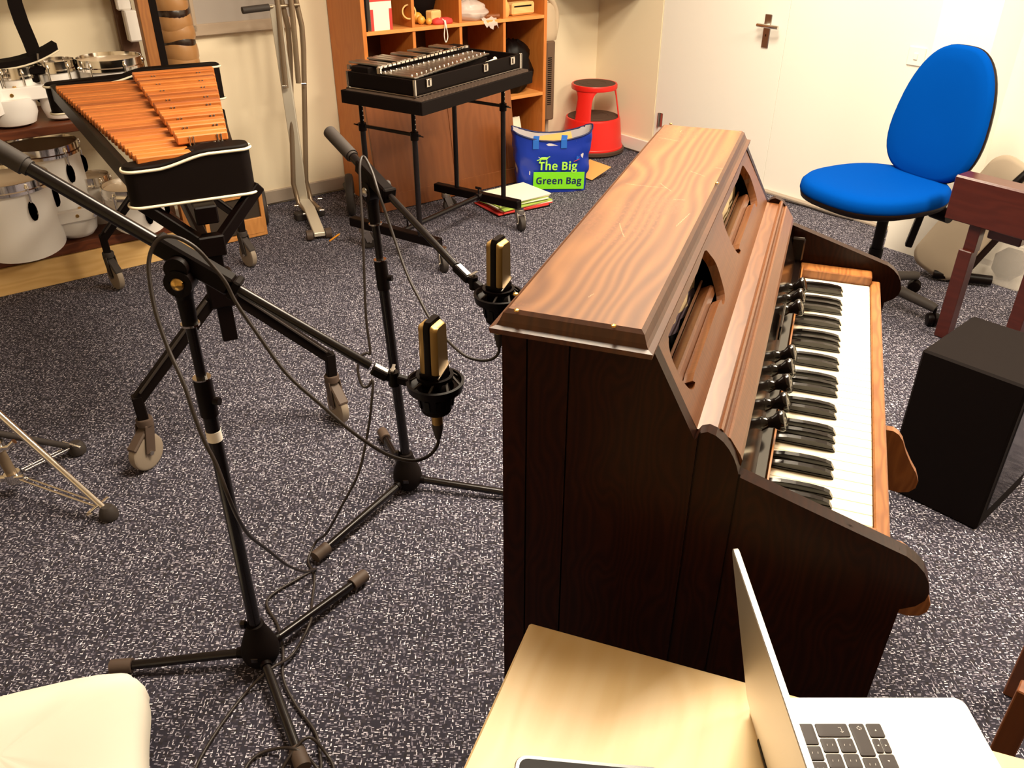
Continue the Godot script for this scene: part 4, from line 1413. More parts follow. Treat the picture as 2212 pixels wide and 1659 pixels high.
func cupboard():
	var cx := -1.3775
	var cz := 0.195
	var t := thing("pigeonhole_unit", "orange brown wooden pigeonhole unit with four columns against the back wall", "shelf unit", R(cx, 0, cz), RY)
	var m: MB
	var w := 1.185
	for s in [-1.0, 1.0]:
		m = MB.new()
		m.box(Vector3(s * (w * 0.5 - 0.011), 0.87, 0), Vector3(0.022, 1.74, 0.37), 0.001)
		part("side_panel", m, M.cup, t)
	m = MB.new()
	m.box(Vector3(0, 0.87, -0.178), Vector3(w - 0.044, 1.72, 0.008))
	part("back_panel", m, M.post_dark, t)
	for y in [0.06, 0.459, 0.882, 1.305, 1.73]:
		m = MB.new()
		m.box(Vector3(0, y, 0.004), Vector3(w - 0.044, 0.018, 0.362), 0.001)
		part("shelf", m, M.cup_h, t)
	for x in [-0.292, 0.0, 0.292]:
		for y in [[0.069, 0.45], [0.468, 0.873], [0.891, 1.296], [1.314, 1.721]]:
			m = MB.new()
			m.box(Vector3(x, (y[0] + y[1]) * 0.5, 0.002), Vector3(0.018, y[1] - y[0], 0.355), 0.001)
			part("divider", m, M.cup, t)
	m = MB.new()
	m.box(Vector3(0, 0.026, 0.16), Vector3(w - 0.044, 0.05, 0.016))
	part("plinth", m, M.cup_h, t)
	# third row: things in the open
	var y0 := 0.891
	m = MB.new()
	m.box(Vector3(0, 0.14, 0), Vector3(0.014, 0.28, 0.22), 0.002)
	at_room("book", m, M.black_soft, "black folder standing against the left side of the first pigeonhole", "folder", Vector3(-1.938, y0, 0.26))
	var mf := thing("magazine_file", "grey card magazine file with a red and white front label", "magazine file", R(-1.85, y0, 0.255), RY)
	var side := PackedVector2Array([Vector2(-0.11, 0.0), Vector2(0.11, 0.0), Vector2(0.11, 0.145), Vector2(0.09, 0.17), Vector2(0.02, 0.28), Vector2(-0.11, 0.30)])
	for s in [-1.0, 1.0]:
		m = MB.new()
		m.x = Transform3D(Basis(Vector3.UP, -PI * 0.5), Vector3(s * 0.06, 0, 0))
		m.prism(side, -0.0015, 0.0015)
		part("side", m, M.pinboard, mf)
	m = MB.new()
	m.box(Vector3(0, 0.0725, 0.11), Vector3(0.122, 0.145, 0.003), 0.0005)
	var fr := part("front", m, M.paper, mf)
	m = MB.new()
	for s in [-1.0, 1.0]:
		m.box(Vector3(s * 0.053, 0.05, 0.1122), Vector3(0.016, 0.1, 0.0012))
	m.box(Vector3(0, 0.14, 0.1122), Vector3(0.122, 0.010, 0.0012))
	part("label_edge", m, M.paper_red, fr)
	m = MB.new()
	m.box(Vector3(0, 0.12, 0.01), Vector3(0.10, 0.22, 0.17), 0.004)
	part("papers", m, M.black_soft, mf)
	# second pigeonhole
	m = MB.new()
	m.x = Transform3D(Basis(Vector3.UP, -0.45) * Basis(Vector3.RIGHT, PI * 0.5 - 0.25), Vector3(0, 0.042, 0.0))
	m.lathe([Vector2(0.030, 0.13), Vector2(0.037, 0.13), Vector2(0.037, -0.13), Vector2(0.002, -0.13)], 20, false, false)
	m.lathe([Vector2(0.030, 0.13), Vector2(0.030, -0.10), Vector2(0.002, -0.10)], 20, false, false)
	at_room("wooden_tube", m, M.maraca, "yellow wooden tube shaker with an open dark end in the second pigeonhole", "shaker", Vector3(-1.625, y0, 0.24))
	for q in [[-1.578, 0.30, 0.022, "round wooden maraca ball beside the yellow tube"], [-1.552, 0.335, 0.017, "small wooden ball in front of the black bag in the second pigeonhole"], [-1.570, 0.25, 0.028, "wooden maraca head behind the small ball"]]:
		m = MB.new()
		var r: float = q[2]
		var pr := []
		for k in 9:
			var a := PI * k / 8.0
			pr.append(Vector2(max(sin(a) * r, 0.0005), r - cos(a) * r))
		m.lathe(pr, 16)
		m.cyl(Vector3(0, r, 0), Vector3(0.02, r * 0.8, -0.11), 0.006, 0.005, 8)
		at_room("maraca", m, M.maraca, q[3], "maraca", Vector3(q[0], y0, q[1]))
	m = MB.new()
	m.box(Vector3(0, 0.035, 0), Vector3(0.075, 0.06, 0.05), 0.006)
	at_room("wood_block", m, M.plinth, "tan wooden block lying tilted behind the red pouch", "wood block", Vector3(-1.50, y0, 0.30), 15.0)
	blob_bag("cloth_bag", Vector3(-1.50, y0, 0.14), Vector3(0.21, 0.30, 0.16), M.black_soft, 3, "black cloth bag at the back of the second pigeonhole")
	var rp := thing("pouch", "red pouch with a white cord loop hanging over the shelf edge", "pouch", R(-1.475, y0, 0.345), RY)
	m = MB.new()
	m.puff(ellipse(0, 0, 0.062, 0.03, 24, 2.6), [Vector2(0.5, 0.001), Vector2(0.06, 0.0), Vector2(0.0, 0.010), Vector2(0.10, 0.024), Vector2(0.45, 0.031), Vector2(0.95, 0.028)])
	part("body", m, M.paper_red, rp)
	m = MB.new()
	m.tube(spline([Vector3(-0.02, 0.03, 0.0), Vector3(-0.01, 0.022, 0.03), Vector3(-0.012, 0.0, 0.044), Vector3(-0.02, -0.05, 0.045), Vector3(-0.012, -0.085, 0.045), Vector3(0.002, -0.06, 0.045), Vector3(-0.004, -0.01, 0.044), Vector3(0.0, 0.02, 0.03)], 5), 0.0028, 6)
	part("cord", m, M.tape, rp)
	# third pigeonhole
	blob_bag("plastic_bag", Vector3(-1.26, y0, 0.285), Vector3(0.21, 0.10, 0.13), M.film, 8, "clear crumpled plastic bag hanging over the edge of the third pigeonhole", true)
	blob_bag("cloth_bag", Vector3(-1.22, y0, 0.13), Vector3(0.22, 0.26, 0.16), M.black_soft, 5, "black cloth bag behind the clear plastic bag")
	m = MB.new()
	m.cyl(Vector3(-0.055, 0.016, 0), Vector3(0.055, 0.014, 0.02), 0.013, 0.013, 12)
	at_room("clave", m, M.board, "dark wooden clave lying at the right of the third pigeonhole", "clave", Vector3(-1.165, y0, 0.335))
	# fourth pigeonhole
	var wb := thing("temple_block", "pale wooden slit block in the fourth pigeonhole", "wood block", R(-0.92, y0, 0.30), RY + 4.0)
	m = MB.new()
	m.box(Vector3(0, 0.036, 0), Vector3(0.17, 0.066, 0.07), 0.010)
	part("body", m, M.plinth, wb)
	m = MB.new()
	m.box(Vector3(-0.01, 0.050, 0.0345), Vector3(0.13, 0.008, 0.003))
	part("slit", m, M.black, wb)
	m = MB.new()
	m.lathe([Vector2(0.018, 0.0), Vector2(0.024, 0.014), Vector2(0.028, 0.040), Vector2(0.024, 0.062), Vector2(0.014, 0.078), Vector2(0.006, 0.10), Vector2(0.001, 0.102)], 16)
	at_room("egg_shaker", m, M.paper_orange, "pale egg shaped shaker beside the slit block", "shaker", Vector3(-1.045, y0, 0.325))
	m = MB.new()
	m.cyl(Vector3(-0.12, 0.085, -0.08), Vector3(0.07, 0.09, 0.0), 0.012, 0.012, 10)
	m.cyl(Vector3(-0.12, 0.0, -0.08), Vector3(-0.12, 0.085, -0.08), 0.02, 0.012, 10)
	at_room("drum_stick", m, M.plinth, "pale wooden stick lying over the slit block", "beater", Vector3(-0.95, y0, 0.27))
	# lower rows
	blob_bag("cloth_bag", Vector3(-0.965, 0.468, 0.28), Vector3(0.25, 0.29, 0.22), M.black, 12, "shiny black bag with a strap stuffed into the lower fourth pigeonhole")
	var pp := thing("booklets", "white printed booklets standing in the lowest fourth pigeonhole", "booklet", R(-0.975, 0.069, 0.29), RY)
	for k in 3:
		m = MB.new()
		m.x = Transform3D(Basis(Vector3.RIGHT, -0.15 - k * 0.05) * Basis(Vector3(0, 0, 1), 0.10 - k * 0.09), Vector3(0.02 - k * 0.02, 0.004, 0.01 - k * 0.02))
		m.box(Vector3(0, 0.12, 0), Vector3(0.17, 0.24, 0.006), 0.001)
		var bk := part("booklet", m, M.paper, pp)
		if k == 0:
			var g := MB.new()
			g.x = m.x
			for r in [[0.175, 0.05, 0.006], [0.15, 0.10, 0.010], [0.12, 0.06, 0.004]]:
				var x := -0.06
				for n in 6:
					g.box(Vector3(x + 0.006, r[0], 0.0034), Vector3(0.010, r[2], 0.0006))
					x += r[1] * 0.17
			part("print", g, M.heater, bk)
	# brown panel leaning on the unit
	var lb := thing("leaning_panel", "dark brown veneered panel leaning against the pigeonhole unit", "panel", R(-1.545, 0, 0.49), RY)
	var tilt := Transform3D(Basis(Vector3.RIGHT, -0.145), Vector3.ZERO)
	m = MB.new()
	m.x = tilt
	m.box(Vector3(0, 0.36, 0), Vector3(0.93, 0.71, 0.016), 0.002)
	var bd := part("board", m, M.board, lb)
	m = MB.new()
	m.x = tilt
	m.box(Vector3(0, 0.045, 0.010), Vector3(0.925, 0.085, 0.008), 0.002)
	m.box(Vector3(0.43, 0.40, 0.010), Vector3(0.06, 0.62, 0.006), 0.002)
	m.box(Vector3(0.03, 0.40, 0.009), Vector3(0.006, 0.62, 0.004), 0.001)
	part("moulding", m, M.board, bd)

func blob_bag(called: String, at: Vector3, size: Vector3, mm: Material, sd: int, label: String, spill := false):
	var nz := FastNoiseLite.new()
	nz.seed = sd
	nz.frequency = 1.0
	var m := MB.new()
	var rings := []
	for k in 15:
		var f := k / 14.0
		var ring := PackedVector3Array()
		for j in 28:
			var a := TAU * j / 28
			var r: float = pow(sin(clampf(f * 0.93 + 0.05, 0.0, 1.0) * PI), 0.45)
			var d: float = 1.0 + 0.30 * nz.get_noise_3d(cos(a) * 1.6, f * 2.4, sin(a) * 1.6) + 0.10 * nz.get_noise_3d(cos(a) * 5.0, f * 6.0, sin(a) * 5.0)
			var p := Vector3(cos(a) * size.x * 0.48 * r * d, f * size.y * (1.0 + 0.08 * nz.get_noise_2d(a * 2.0, f)), sin(a) * size.z * 0.48 * r * d)
			if spill and sin(a) > 0.0 and f < 0.45:
				p.z += size.z * 0.34 * sin(a)
			ring.append(p)
		rings.append(ring)
	for k in rings.size():
		for j in 28:
			rings[k][j].y = max(rings[k][j].y, 0.001)
	m.grid(rings)
	var o := at_room(called, m, mm, label, "bag", at)
	if spill:
		var s := MB.new()
		var a := PackedVector3Array()
		var b := PackedVector3Array()
		for j in 7:
			a.append(Vector3(0.02 + j * 0.017, 0.012 + 0.006 * sin(j * 2.0), size.z * 0.5 + 0.02))
			b.append(Vector3(0.04 + j * 0.013, -0.035 + 0.012 * sin(j * 1.7), size.z * 0.5 + 0.045 + 0.006 * sin(j * 2.6)))
		s.grid([a, b], false)
		part("corner", s, mm, o)

# ---------------------------------------------------------------- drums
func drum(parent: Node, c: Vector3, r: float, yt: float, yb: float, slant: float, lug_turn: float):
	# shell open at the bottom, cut on the slant; c gives x, z
	var m := MB.new()
	var n := 40
	var top := PackedVector3Array()
	var low := PackedVector3Array()
	var inn := PackedVector3Array()
	for j in n:
		var a := TAU * j / n
		var y: float = yb + slant * (1.0 - sin(a)) * 0.5
		top.append(Vector3(c.x + cos(a) * r, yt, c.z + sin(a) * r))
		low.append(Vector3(c.x + cos(a) * r * 1.03, y, c.z + sin(a) * r * 1.03))
		inn.append(Vector3(c.x + cos(a) * r * 0.95, y + 0.001, c.z + sin(a) * r * 0.95))
	var lowu := PackedVector3Array()
	for p in low:
		lowu.append(p + Vector3(0, 0.022, 0))
	m.grid([top, lowu, lowu, low, low, inn], true, true, false)
	var sh := part("shell", m, M.drum_white, parent)
	m = MB.new()
	m.x = Transform3D(Basis.IDENTITY, Vector3(c.x, yt, c.z))
	m.lathe([Vector2(r * 0.99, 0.018), Vector2(r * 0.93, 0.0195), Vector2(r * 0.5, 0.0195), Vector2(0.001, 0.0195)], n, false, false)
	part("drum_head", m, M.drum_head, sh)
	m = MB.new()
	m.x = Transform3D(Basis.IDENTITY, Vector3(c.x, yt, c.z))
	m.lathe([Vector2(r * 1.0, 0.018), Vector2(r * 1.015, 0.034), Vector2(r * 1.04, 0.034), Vector2(r * 1.045, 0.006), Vector2(r * 1.075, 0.002), Vector2(r * 1.075, -0.010), Vector2(r * 1.01, -0.012)], n, false, false)
	part("hoop", m, M.chrome, sh)
	for k in 6:
		var a := TAU * (k + lug_turn) / 6.0
		var d := Vector3(cos(a), 0, sin(a))
		var o := Vector3(c.x, 0, c.z) + d * r * 1.06
		m = MB.new()
		m.cyl(o + Vector3(0, yt + 0.016, 0), o + Vector3(0, yt - 0.06, 0), 0.004, 0.004, 8)
		m.x = Transform3D(Basis.IDENTITY, o + Vector3(0, yt + 0.010, 0))
		m.lathe([Vector2(0.008, 0), Vector2(0.008, 0.006), Vector2(0.005, 0.010), Vector2(0.0045, 0.018)], 8)
		m.x = Transform3D(Basis(Vector3(-d.z, 0, d.x), Vector3.UP, d), Vector3(c.x, yt - 0.085, c.z) + d * r * 1.01)
		var rings := []
		for q in [[0.0, 1.0], [0.012, 0.9], [0.02, 0.5], [0.021, 0.1]]:
			var ring := PackedVector3Array()
			for p in ellipse(0, 0, 0.016 * q[1], 0.042 * q[1], 14):
				ring.append(Vector3(p.x, p.y, q[0]))
			rings.append(ring)
		m.grid(rings)
		part("lug", m, M.chrome, sh)

func drum_shelves():
	var m: MB
	var cx := -4.2
	var t := thing("drum_shelf", "dark wooden shelf unit holding white marching drums", "shelf unit", R(cx, 0, 0.23), RY)
	for y in [[0.142, 0.045], [0.647, 0.034], [1.27, 0.034]]:
		m = MB.new()
		m.box(Vector3(-0.02, y[0], -0.002), Vector3(2.38, y[1], 0.446), 0.003)
		part("shelf_board", m, M.shelf_dark, t)
	m = MB.new()
	m.box(Vector3(0.0, 0.059, 0.222), Vector3(2.42, 0.118, 0.016), 0.002)
	part("kickboard", m, M.plinth, t, "pale wood kickboard")
	m = MB.new()
	m.box(Vector3(1.193, 1.0, 0.195), Vector3(0.046, 2.0, 0.045), 0.002)
	part("post", m, M.post, t)
	m = MB.new()
	m.box(Vector3(1.232, 1.0, 0.19), Vector3(0.032, 2.0, 0.05), 0.002)
	part("post", m, M.black_soft, t, "black upright")
	m = MB.new()
	m.box(Vector3(1.205, 1.0, -0.185), Vector3(0.075, 2.0, 0.04), 0.002)
	part("post", m, M.post_dark, t)
	m = MB.new()
	m.box(Vector3(1.215, 0.975, -0.12), Vector3(0.055, 0.13, 0.05), 0.006)
	m.box(Vector3(1.20, 1.11, -0.135), Vector3(0.06, 0.14, 0.03), 0.006)
	at_room("socket_box", m, M.drum_white, "white socket box fixed to the rear post of the drum shelf", "socket", Vector3(cx, 0, 0.23))
	# lower set
	var ls := thing("tenor_drums", "set of white marching tenor drums on the lower shelf", "drum set", R(-3.5, 0.1645, 0.28), RY, "marching tenor drums")
	var o := Vector3(-3.5, 0.1645, 0.28)
	drum(ls, Vector3(-3.70, 0, 0.40) - o, 0.168, 0.452 - o.y, 0.0, 0.06, 0.16)
	drum(ls, Vector3(-3.505, 0, 0.185) - o, 0.155, 0.515 - o.y, 0.02, 0.05, 0.02)
	drum(ls, Vector3(-3.215, 0, 0.42) - o, 0.120, 0.335 - o.y, 0.0, 0.10, 0.35)
	drum(ls, Vector3(-3.33, 0, 0.20) - o, 0.075, 0.345 - o.y, 0.0, 0.04, 0.2)
	m = MB.new()
	m.x = Transform3D(Basis.IDENTITY, Vector3(-3.47, 0, 0.37) - o)
	m.lathe([Vector2(0.03, o.y), Vector2(0.065, o.y + 0.012), Vector2(0.085, o.y + 0.035), Vector2(0.092, o.y + 0.075), Vector2(0.092, o.y + 0.085)], 24)
	part("small_drum", m, M.drum_white, ls)
	rail(ls, Vector3(-3.60, 0.285, 0.455) - o, Vector3(-3.40, 0.285, 0.455) - o, [0.65])
	m = MB.new()
	for q in [[-3.385, 0.30], [-3.365, 0.275], [-3.40, 0.275]]:
		m.cyl(Vector3(q[0], q[1], 0.44) - o, Vector3(q[0], q[1], 0.475) - o, 0.008, 0.008, 10)
	m.bar(Vector3(-3.41, 0.288, 0.45) - o, Vector3(-3.35, 0.288, 0.45) - o, 0.03, 0.03, 0.003)
	part("clamp", m, M.chrome, ls)
	# upper set
	o = Vector3(-3.45, 0.6645, 0.28)
	var us := thing("tenor_drums", "set of white marching tenor drums on the upper shelf behind the xylophone", "drum set", R(o.x, o.y, o.z), RY, "marching tenor drums")
	drum(us, Vector3(-3.17, 0, 0.36) - o, 0.125, 0.862 - o.y, 0.06, 0.03, 0.30)
	drum(us, Vector3(-3.37, 0, 0.31) - o, 0.072, 0.862 - o.y, 0.09, 0.02, 0.1)
	drum(us, Vector3(-3.52, 0, 0.30) - o, 0.072, 0.852 - o.y, 0.09, 0.02, 0.4)
	drum(us, Vector3(-3.74, 0, 0.34) - o, 0.145, 0.862 - o.y, 0.06, 0.03, 0.2)
	rail(us, Vector3(-3.85, 0.792, 0.385) - o, Vector3(-3.405, 0.790, 0.385) - o, [0.34, 0.62, 0.95])
	for q in [[-3.585, 0.34, 0.098], [-3.395, 0.33, 0.075]]:
		m = MB.new()
		m.x = Transform3D(Basis.IDENTITY, Vector3(q[0], 0.0, q[1]) - Vector3(o.x, 0, o.z))
		var r: float = q[2]
		m.lathe([Vector2(r * 0.6, 0.004), Vector2(r * 0.85, 0.012), Vector2(r, 0.05), Vector2(r, 0.112)], 24)
		part("small_drum", m, M.drum_white, us)
	# carrying harness: padded belly plate and shoulder strap
	var h := thing("drum_harness", "black padded drum harness with a white edged belly plate and shoulder strap", "harness", R(-3.505, 0.872, 0.28), RY)
	m = MB.new()
	var ra := []
	for k in 14:
		var x := -0.30 + k * 0.035
		var y := 0.012 + 0.05 * pow(clampf((x + 0.06) / 0.21, 0.0, 1.3), 2.0)
		ra.append(PackedVector3Array([Vector3(x, y, 0.06 - 0.2 * x * x), Vector3(x, y + 0.024, 0.06 - 0.2 * x * x), Vector3(x, y + 0.024, -0.04), Vector3(x, y, -0.04)]))
	m.grid(ra, true, true, true, true)
	part("belly_plate", m, M.black_soft, h)
	m = MB.new()
	var ed := []
	for k in 14:
		ed.append(ra[k][0] + Vector3(0.002, -0.002, 0.003))
	m.tube(ed, 0.004, 6)
	part("edge", m, M.piping, h)
	m = MB.new()
	var sa := PackedVector3Array()
	var sb := PackedVector3Array()
	var sc := PackedVector3Array()
	var sd := PackedVector3Array()
	for q in [[0.043, 0.035], [0.036, 0.10], [0.026, 0.17], [0.022, 0.24], [0.030, 0.31], [0.036, 0.38]]:
		sa.append(Vector3(q[0] - 0.001, q[1], 0.05))
		sb.append(Vector3(q[0] + 0.050, q[1] + 0.006, 0.05))
		sc.append(Vector3(q[0] + 0.050, q[1] + 0.006, 0.03))
		sd.append(Vector3(q[0] - 0.001, q[1], 0.03))
	var rr := []
	for k in sa.size():
		rr.append(PackedVector3Array([sa[k], sb[k], sc[k], sd[k]]))
	m.grid(rr, true, true, true, true)
	part("strap", m, M.black_soft, h)
	m = MB.new()
	m.bar(Vector3(0.118, 0.015, 0.07), Vector3(0.175, -0.09, 0.10), 0.011, 0.011, 0.002)
	m.cyl(Vector3(0.115, 0.018, 0.05), Vector3(0.115, 0.018, 0.09), 0.012, 0.012, 10)
	m.bar(Vector3(0.072, 0.06, 0.075), Vector3(0.068, 0.035, 0.075), 0.007, 0.007, 0.001)
	m.bar(Vector3(0.060, -0.055, 0.09), Vector3(0.052, -0.085, 0.09), 0.007, 0.007, 0.001)
	m.bar(Vector3(0.058, -0.02, 0.085), Vector3(0.06, -0.075, 0.09), 0.014, 0.014, 0.002)
	part("fitting", m, M.steel, h)
	m = MB.new()
	m.box(Vector3(0.055, -0.005, 0.06), Vector3(0.075, 0.03, 0.05), 0.006)
	m.box(Vector3(0.03, -0.035, 0.06), Vector3(0.05, 0.03, 0.04), 0.006)
	part("bracket", m, M.black, h)

func rail(parent: Node, a: Vector3, b: Vector3, bolts: Array):
	var m := MB.new()
	m.bar(a, b, 0.03, 0.052, 0.003)
	var r := part("rail", m, M.drum_white, parent)
	m = MB.new()
	for f in bolts:
		var p := a.lerp(b, f)
		m.cyl(p + Vector3(0, 0, 0.013), p + Vector3(0, 0, 0.019), 0.008, 0.007, 10)
		m.cyl(p + Vector3(0.02, 0.024, -0.005), p + Vector3(0.02, 0.030, -0.005), 0.008, 0.007, 10)
	part("bolts", m, M.brass, r)

# ---------------------------------------------------------------- along the back wall
func back_wall_things():
	var m: MB
	# pipe wrapped in brown paper and tape
	var t := thing("wrapped_pipe", "upright pipe wrapped in brown paper and shiny parcel tape by the black post", "pipe", R(-2.80, 0, 0.13), RY)
	var rg := RandomNumberGenerator.new()
	rg.seed = 9
	var y := 0.0
	var k := 0
	while y < 2.3:
		var h := rg.randf_range(0.045, 0.075)
		var dark := (k % 3) == 2
		if dark:
			h = 0.034
		m = MB.new()
		m.x = Transform3D(Basis(Vector3(0, 0, 1), rg.randf_range(-0.14, 0.14)) * Basis(Vector3.RIGHT, rg.randf_range(-0.05, 0.05)), Vector3(0, y, 0))
		var r0 := 0.079 if dark else 0.080 + rg.randf_range(-0.003, 0.004)
		var rings := []
		for q in [[-0.012, 0.90], [0.004, 0.985], [h * 0.5, 1.0], [h, 0.97], [h + 0.012, 0.90]]:
			var ring := PackedVector3Array()
			for j in 24:
				var a := TAU * j / 24
				ring.append(Vector3(cos(a), 0, sin(a)) * r0 * q[1] * (1.0 + 0.015 * sin(a * 3.0 + k * 1.7)) + Vector3(0, q[0] + 0.004 * sin(a * 2.0 + k), 0))
			rings.append(ring)
		m.grid(rings)
		part("wrap", m, M.kraft_dark if dark else M.kraft, t)
		y += h * 0.95
		k += 1
	# pinboard
	var pb := thing("pinboard", "grey felt pinboard with a wooden frame high on the back wall", "pinboard", R(-2.43, 0.895, 0.016), RY)
	m = MB.new()
	m.box(Vector3(0, 0.5, 0.0), Vector3(0.50, 0.96, 0.02))
	part("felt", m, M.pinboard, pb)
	m = MB.new()
	m.box(Vector3(0, 0.027, 0.006), Vector3(0.52, 0.052, 0.034), 0.003)
	m.box(Vector3(0, 0.98, 0.006), Vector3(0.52, 0.04, 0.034), 0.003)
	for s in [-1.0, 1.0]:
		m.box(Vector3(s * 0.25, 0.5, 0.006), Vector3(0.02, 0.96, 0.034), 0.003)
	part("frame", m, M.pinframe, pb)
	# folded metal frame with a black grip
	var f := thing("folded_frame", "cream and steel folded metal frame with a black grip leaning by the wall", "folded stand", R(-2.36, 0, 0.25), RY)
	m = MB.new()
	m.bar(Vector3(-0.015, 1.04, 0.05), Vector3(0.02, 0.065, 0.0), 0.052, 0.022, 0.003)
	part("flat_bar", m, M.frame_cream, f)
	m = MB.new()
	m.bar(Vector3(0.018, 0.075, 0.0), Vector3(0.000, 0.058, 0.12), 0.056, 0.022, 0.003)
	m.bar(Vector3(0.000, 0.060, 0.115), Vector3(-0.090, 0.028, 0.415), 0.056, 0.022, 0.003)
	var ft := part("foot", m, M.frame_cream, f)
	for s in [-1.0, 1.0]:
		m = MB.new()
		var c := Vector3(-0.088 + s * 0.045, 0.026, 0.40 + s * 0.012)
		m.cyl(c - Vector3(0.014, 0, 0.004), c + Vector3(0.014, 0, 0.004), 0.026, 0.026, 18)
		part("roller", m, M.rubber_brown, ft)
	m = MB.new()
	m.cyl(Vector3(-0.175, 1.025, 0.05), Vector3(-0.045, 1.03, 0.05), 0.0155, 0.0155, 14)
	part("grip", m, M.rubber, f)
	m = MB.new()
	m.cyl(Vector3(-0.05, 1.03, 0.05), Vector3(0.11, 1.03, 0.04), 0.008, 0.008, 10)
	part("axle", m, M.frame_tube, f)
	m = MB.new()
	m.tube([Vector3(-0.003, 1.5, 0.06), Vector3(-0.005, 1.0, 0.06), Vector3(-0.018, 0.69, 0.06), Vector3(-0.019, 0.665, 0.06)], 0.013, 12)
	part("tube", m, M.frame_tube, f)
	m = MB.new()
	m.tube([Vector3(0.066, 1.5, 0.06), Vector3(0.064, 1.0, 0.06), Vector3(0.050, 0.68, 0.06)], 0.013, 12)
	part("tube", m, M.frame_tube, f)
	for q in [[0.0, 0.0], [0.072, 0.02]]:
		m = MB.new()
		var dx: float = q[0]
		m.tube([Vector3(0.034 + dx, 1.25, 0.02), Vector3(0.034 + dx, 1.053, 0.02), Vector3(0.049 + dx, 0.93, 0.02), Vector3(0.043 + dx, 0.825, 0.02), Vector3(-0.032 + dx, 0.18, 0.02), Vector3(-0.018 + dx, 0.067, 0.02), Vector3(-0.020 + dx, 0.050, 0.12)], 0.013, 12)
		part("tube", m, M.frame_tube, f)
	m = MB.new()
	for q in [[-0.055, 0.07, 0.05], [0.045, 0.05, 0.14], [-0.045, 0.045, 0.13], [0.095, 0.07, 0.02], [-0.035, 0.675, 0.06], [0.066, 0.675, 0.06]]:
		m.cyl(Vector3(q[0], q[1], q[2]), Vector3(q[0] + 0.02, q[1], q[2] + 0.01), 0.008, 0.006, 8)
	part("bolts", m, M.chrome, f)
	m = MB.new()
	m.box(Vector3(0.01, 0.02, 0.08), Vector3(0.16, 0.04, 0.05), 0.006)
	part("base_block", m, M.rubber, f)
	# between the pigeonhole unit and the corner
	m = MB.new()
	m.box(Vector3(0, 0.235, 0), Vector3(0.07, 0.47, 0.16), 0.008)
	var ht := at_room("heater", m, M.heater, "narrow brown heater panel behind the right side of the pigeonhole unit", "heater", Vector3(-0.60, 0.24, 0.12))
	m = MB.new()
	for j in 24:
		m.box(Vector3(-0.01, 0.10 + j * 0.012, 0.0805), Vector3(0.03, 0.005, 0.003))
	part("vent_slats", m, M.black, ht)
	m = MB.new()
	m.box(Vector3(0, 0.12, 0), Vector3(0.022, 0.24, 0.03), 0.003)
	at_room("trunking", m, M.skirt, "grey cable trunking below the narrow heater panel", "trunking", Vector3(-0.575, 0.0, 0.13))
	m = MB.new()
	m.box(Vector3(0, 0.06, 0), Vector3(0.09, 0.12, 0.10), 0.006)
	at_room("carton", m, M.tape, "small white carton on the floor left of the red stool", "carton", Vector3(-0.545, 0, 0.24))
	var tb := thing("tote_bag", "beige cloth bag hanging beside the pigeonhole unit", "bag", R(-0.585, 0.70, 0.14), RY)
	m = MB.new()
	m.tube(spline([Vector3(-0.03, 0.27, 0.0), Vector3(0.02, 0.23, 0.01), Vector3(0.055, 0.17, 0.01), Vector3(0.06, 0.10, 0.01), Vector3(0.045, 0.03, 0.01)], 5), 0.018, 10)
	part("handle", m, M.beige, tb)
	m = MB.new()
	m.puff(ellipse(0, 0, 0.075, 0.04, 20), [Vector2(0.6, 0.0), Vector2(0.12, 0.01), Vector2(0.0, 0.05), Vector2(0.1, 0.13), Vector2(0.35, 0.20), Vector2(0.7, 0.22)])
	part("body", m, M.beige, tb)
	# hand truck wheel by the unit
	var hk := thing("hand_truck", "black wheeled trolley tucked beside the left end of the pigeonhole unit", "trolley", R(-2.145, 0, 0.40), RY)
	big_wheel(hk, Vector3(0, 0.110, 0.02), -28.0, 0.110)
	m = MB.new()
	m.cyl(Vector3(0.0, 0.11, 0.0), Vector3(0.06, 0.11, -0.16), 0.012, 0.012, 10)
	part("axle", m, M.black, hk)

func big_wheel(parent: Node, c: Vector3, turn: float, r: float):
	var m := MB.new()
	m.x = Transform3D(Basis(Vector3.UP, deg_to_rad(turn)) * Basis(Vector3(0, 0, 1), PI * 0.5), c)
	m.lathe([Vector2(r * 0.62, 0.018), Vector2(r * 0.85, 0.021), Vector2(r * 0.97, 0.016), Vector2(r, 0.006), Vector2(r, -0.006), Vector2(r * 0.97, -0.016), Vector2(r * 0.85, -0.021), Vector2(r * 0.62, -0.018), Vector2(r * 0.62, 0.018)], 32, false, false)
	var w := part("tyre", m, M.rubber, parent)
	m = MB.new()
	m.x = Transform3D(Basis(Vector3.UP, deg_to_rad(turn)) * Basis(Vector3(0, 0, 1), PI * 0.5), c)
	m.lathe([Vector2(0.012, 0.022), Vector2(0.022, 0.020), Vector2(0.025, 0.008), Vector2(r * 0.64, 0.006), Vector2(r * 0.64, -0.006), Vector2(0.025, -0.008), Vector2(0.022, -0.02), Vector2(0.012, -0.022)], 24)
	part("rim", m, M.black, w)
	m = MB.new()
	m.x = Transform3D(Basis(Vector3.UP, deg_to_rad(turn)) * Basis(Vector3(0, 0, 1), PI * 0.5), c)
	m.lathe([Vector2(0.009, -0.026), Vector2(0.009, 0.026)], 12)
	part("hub_cap", m, M.steel, w)

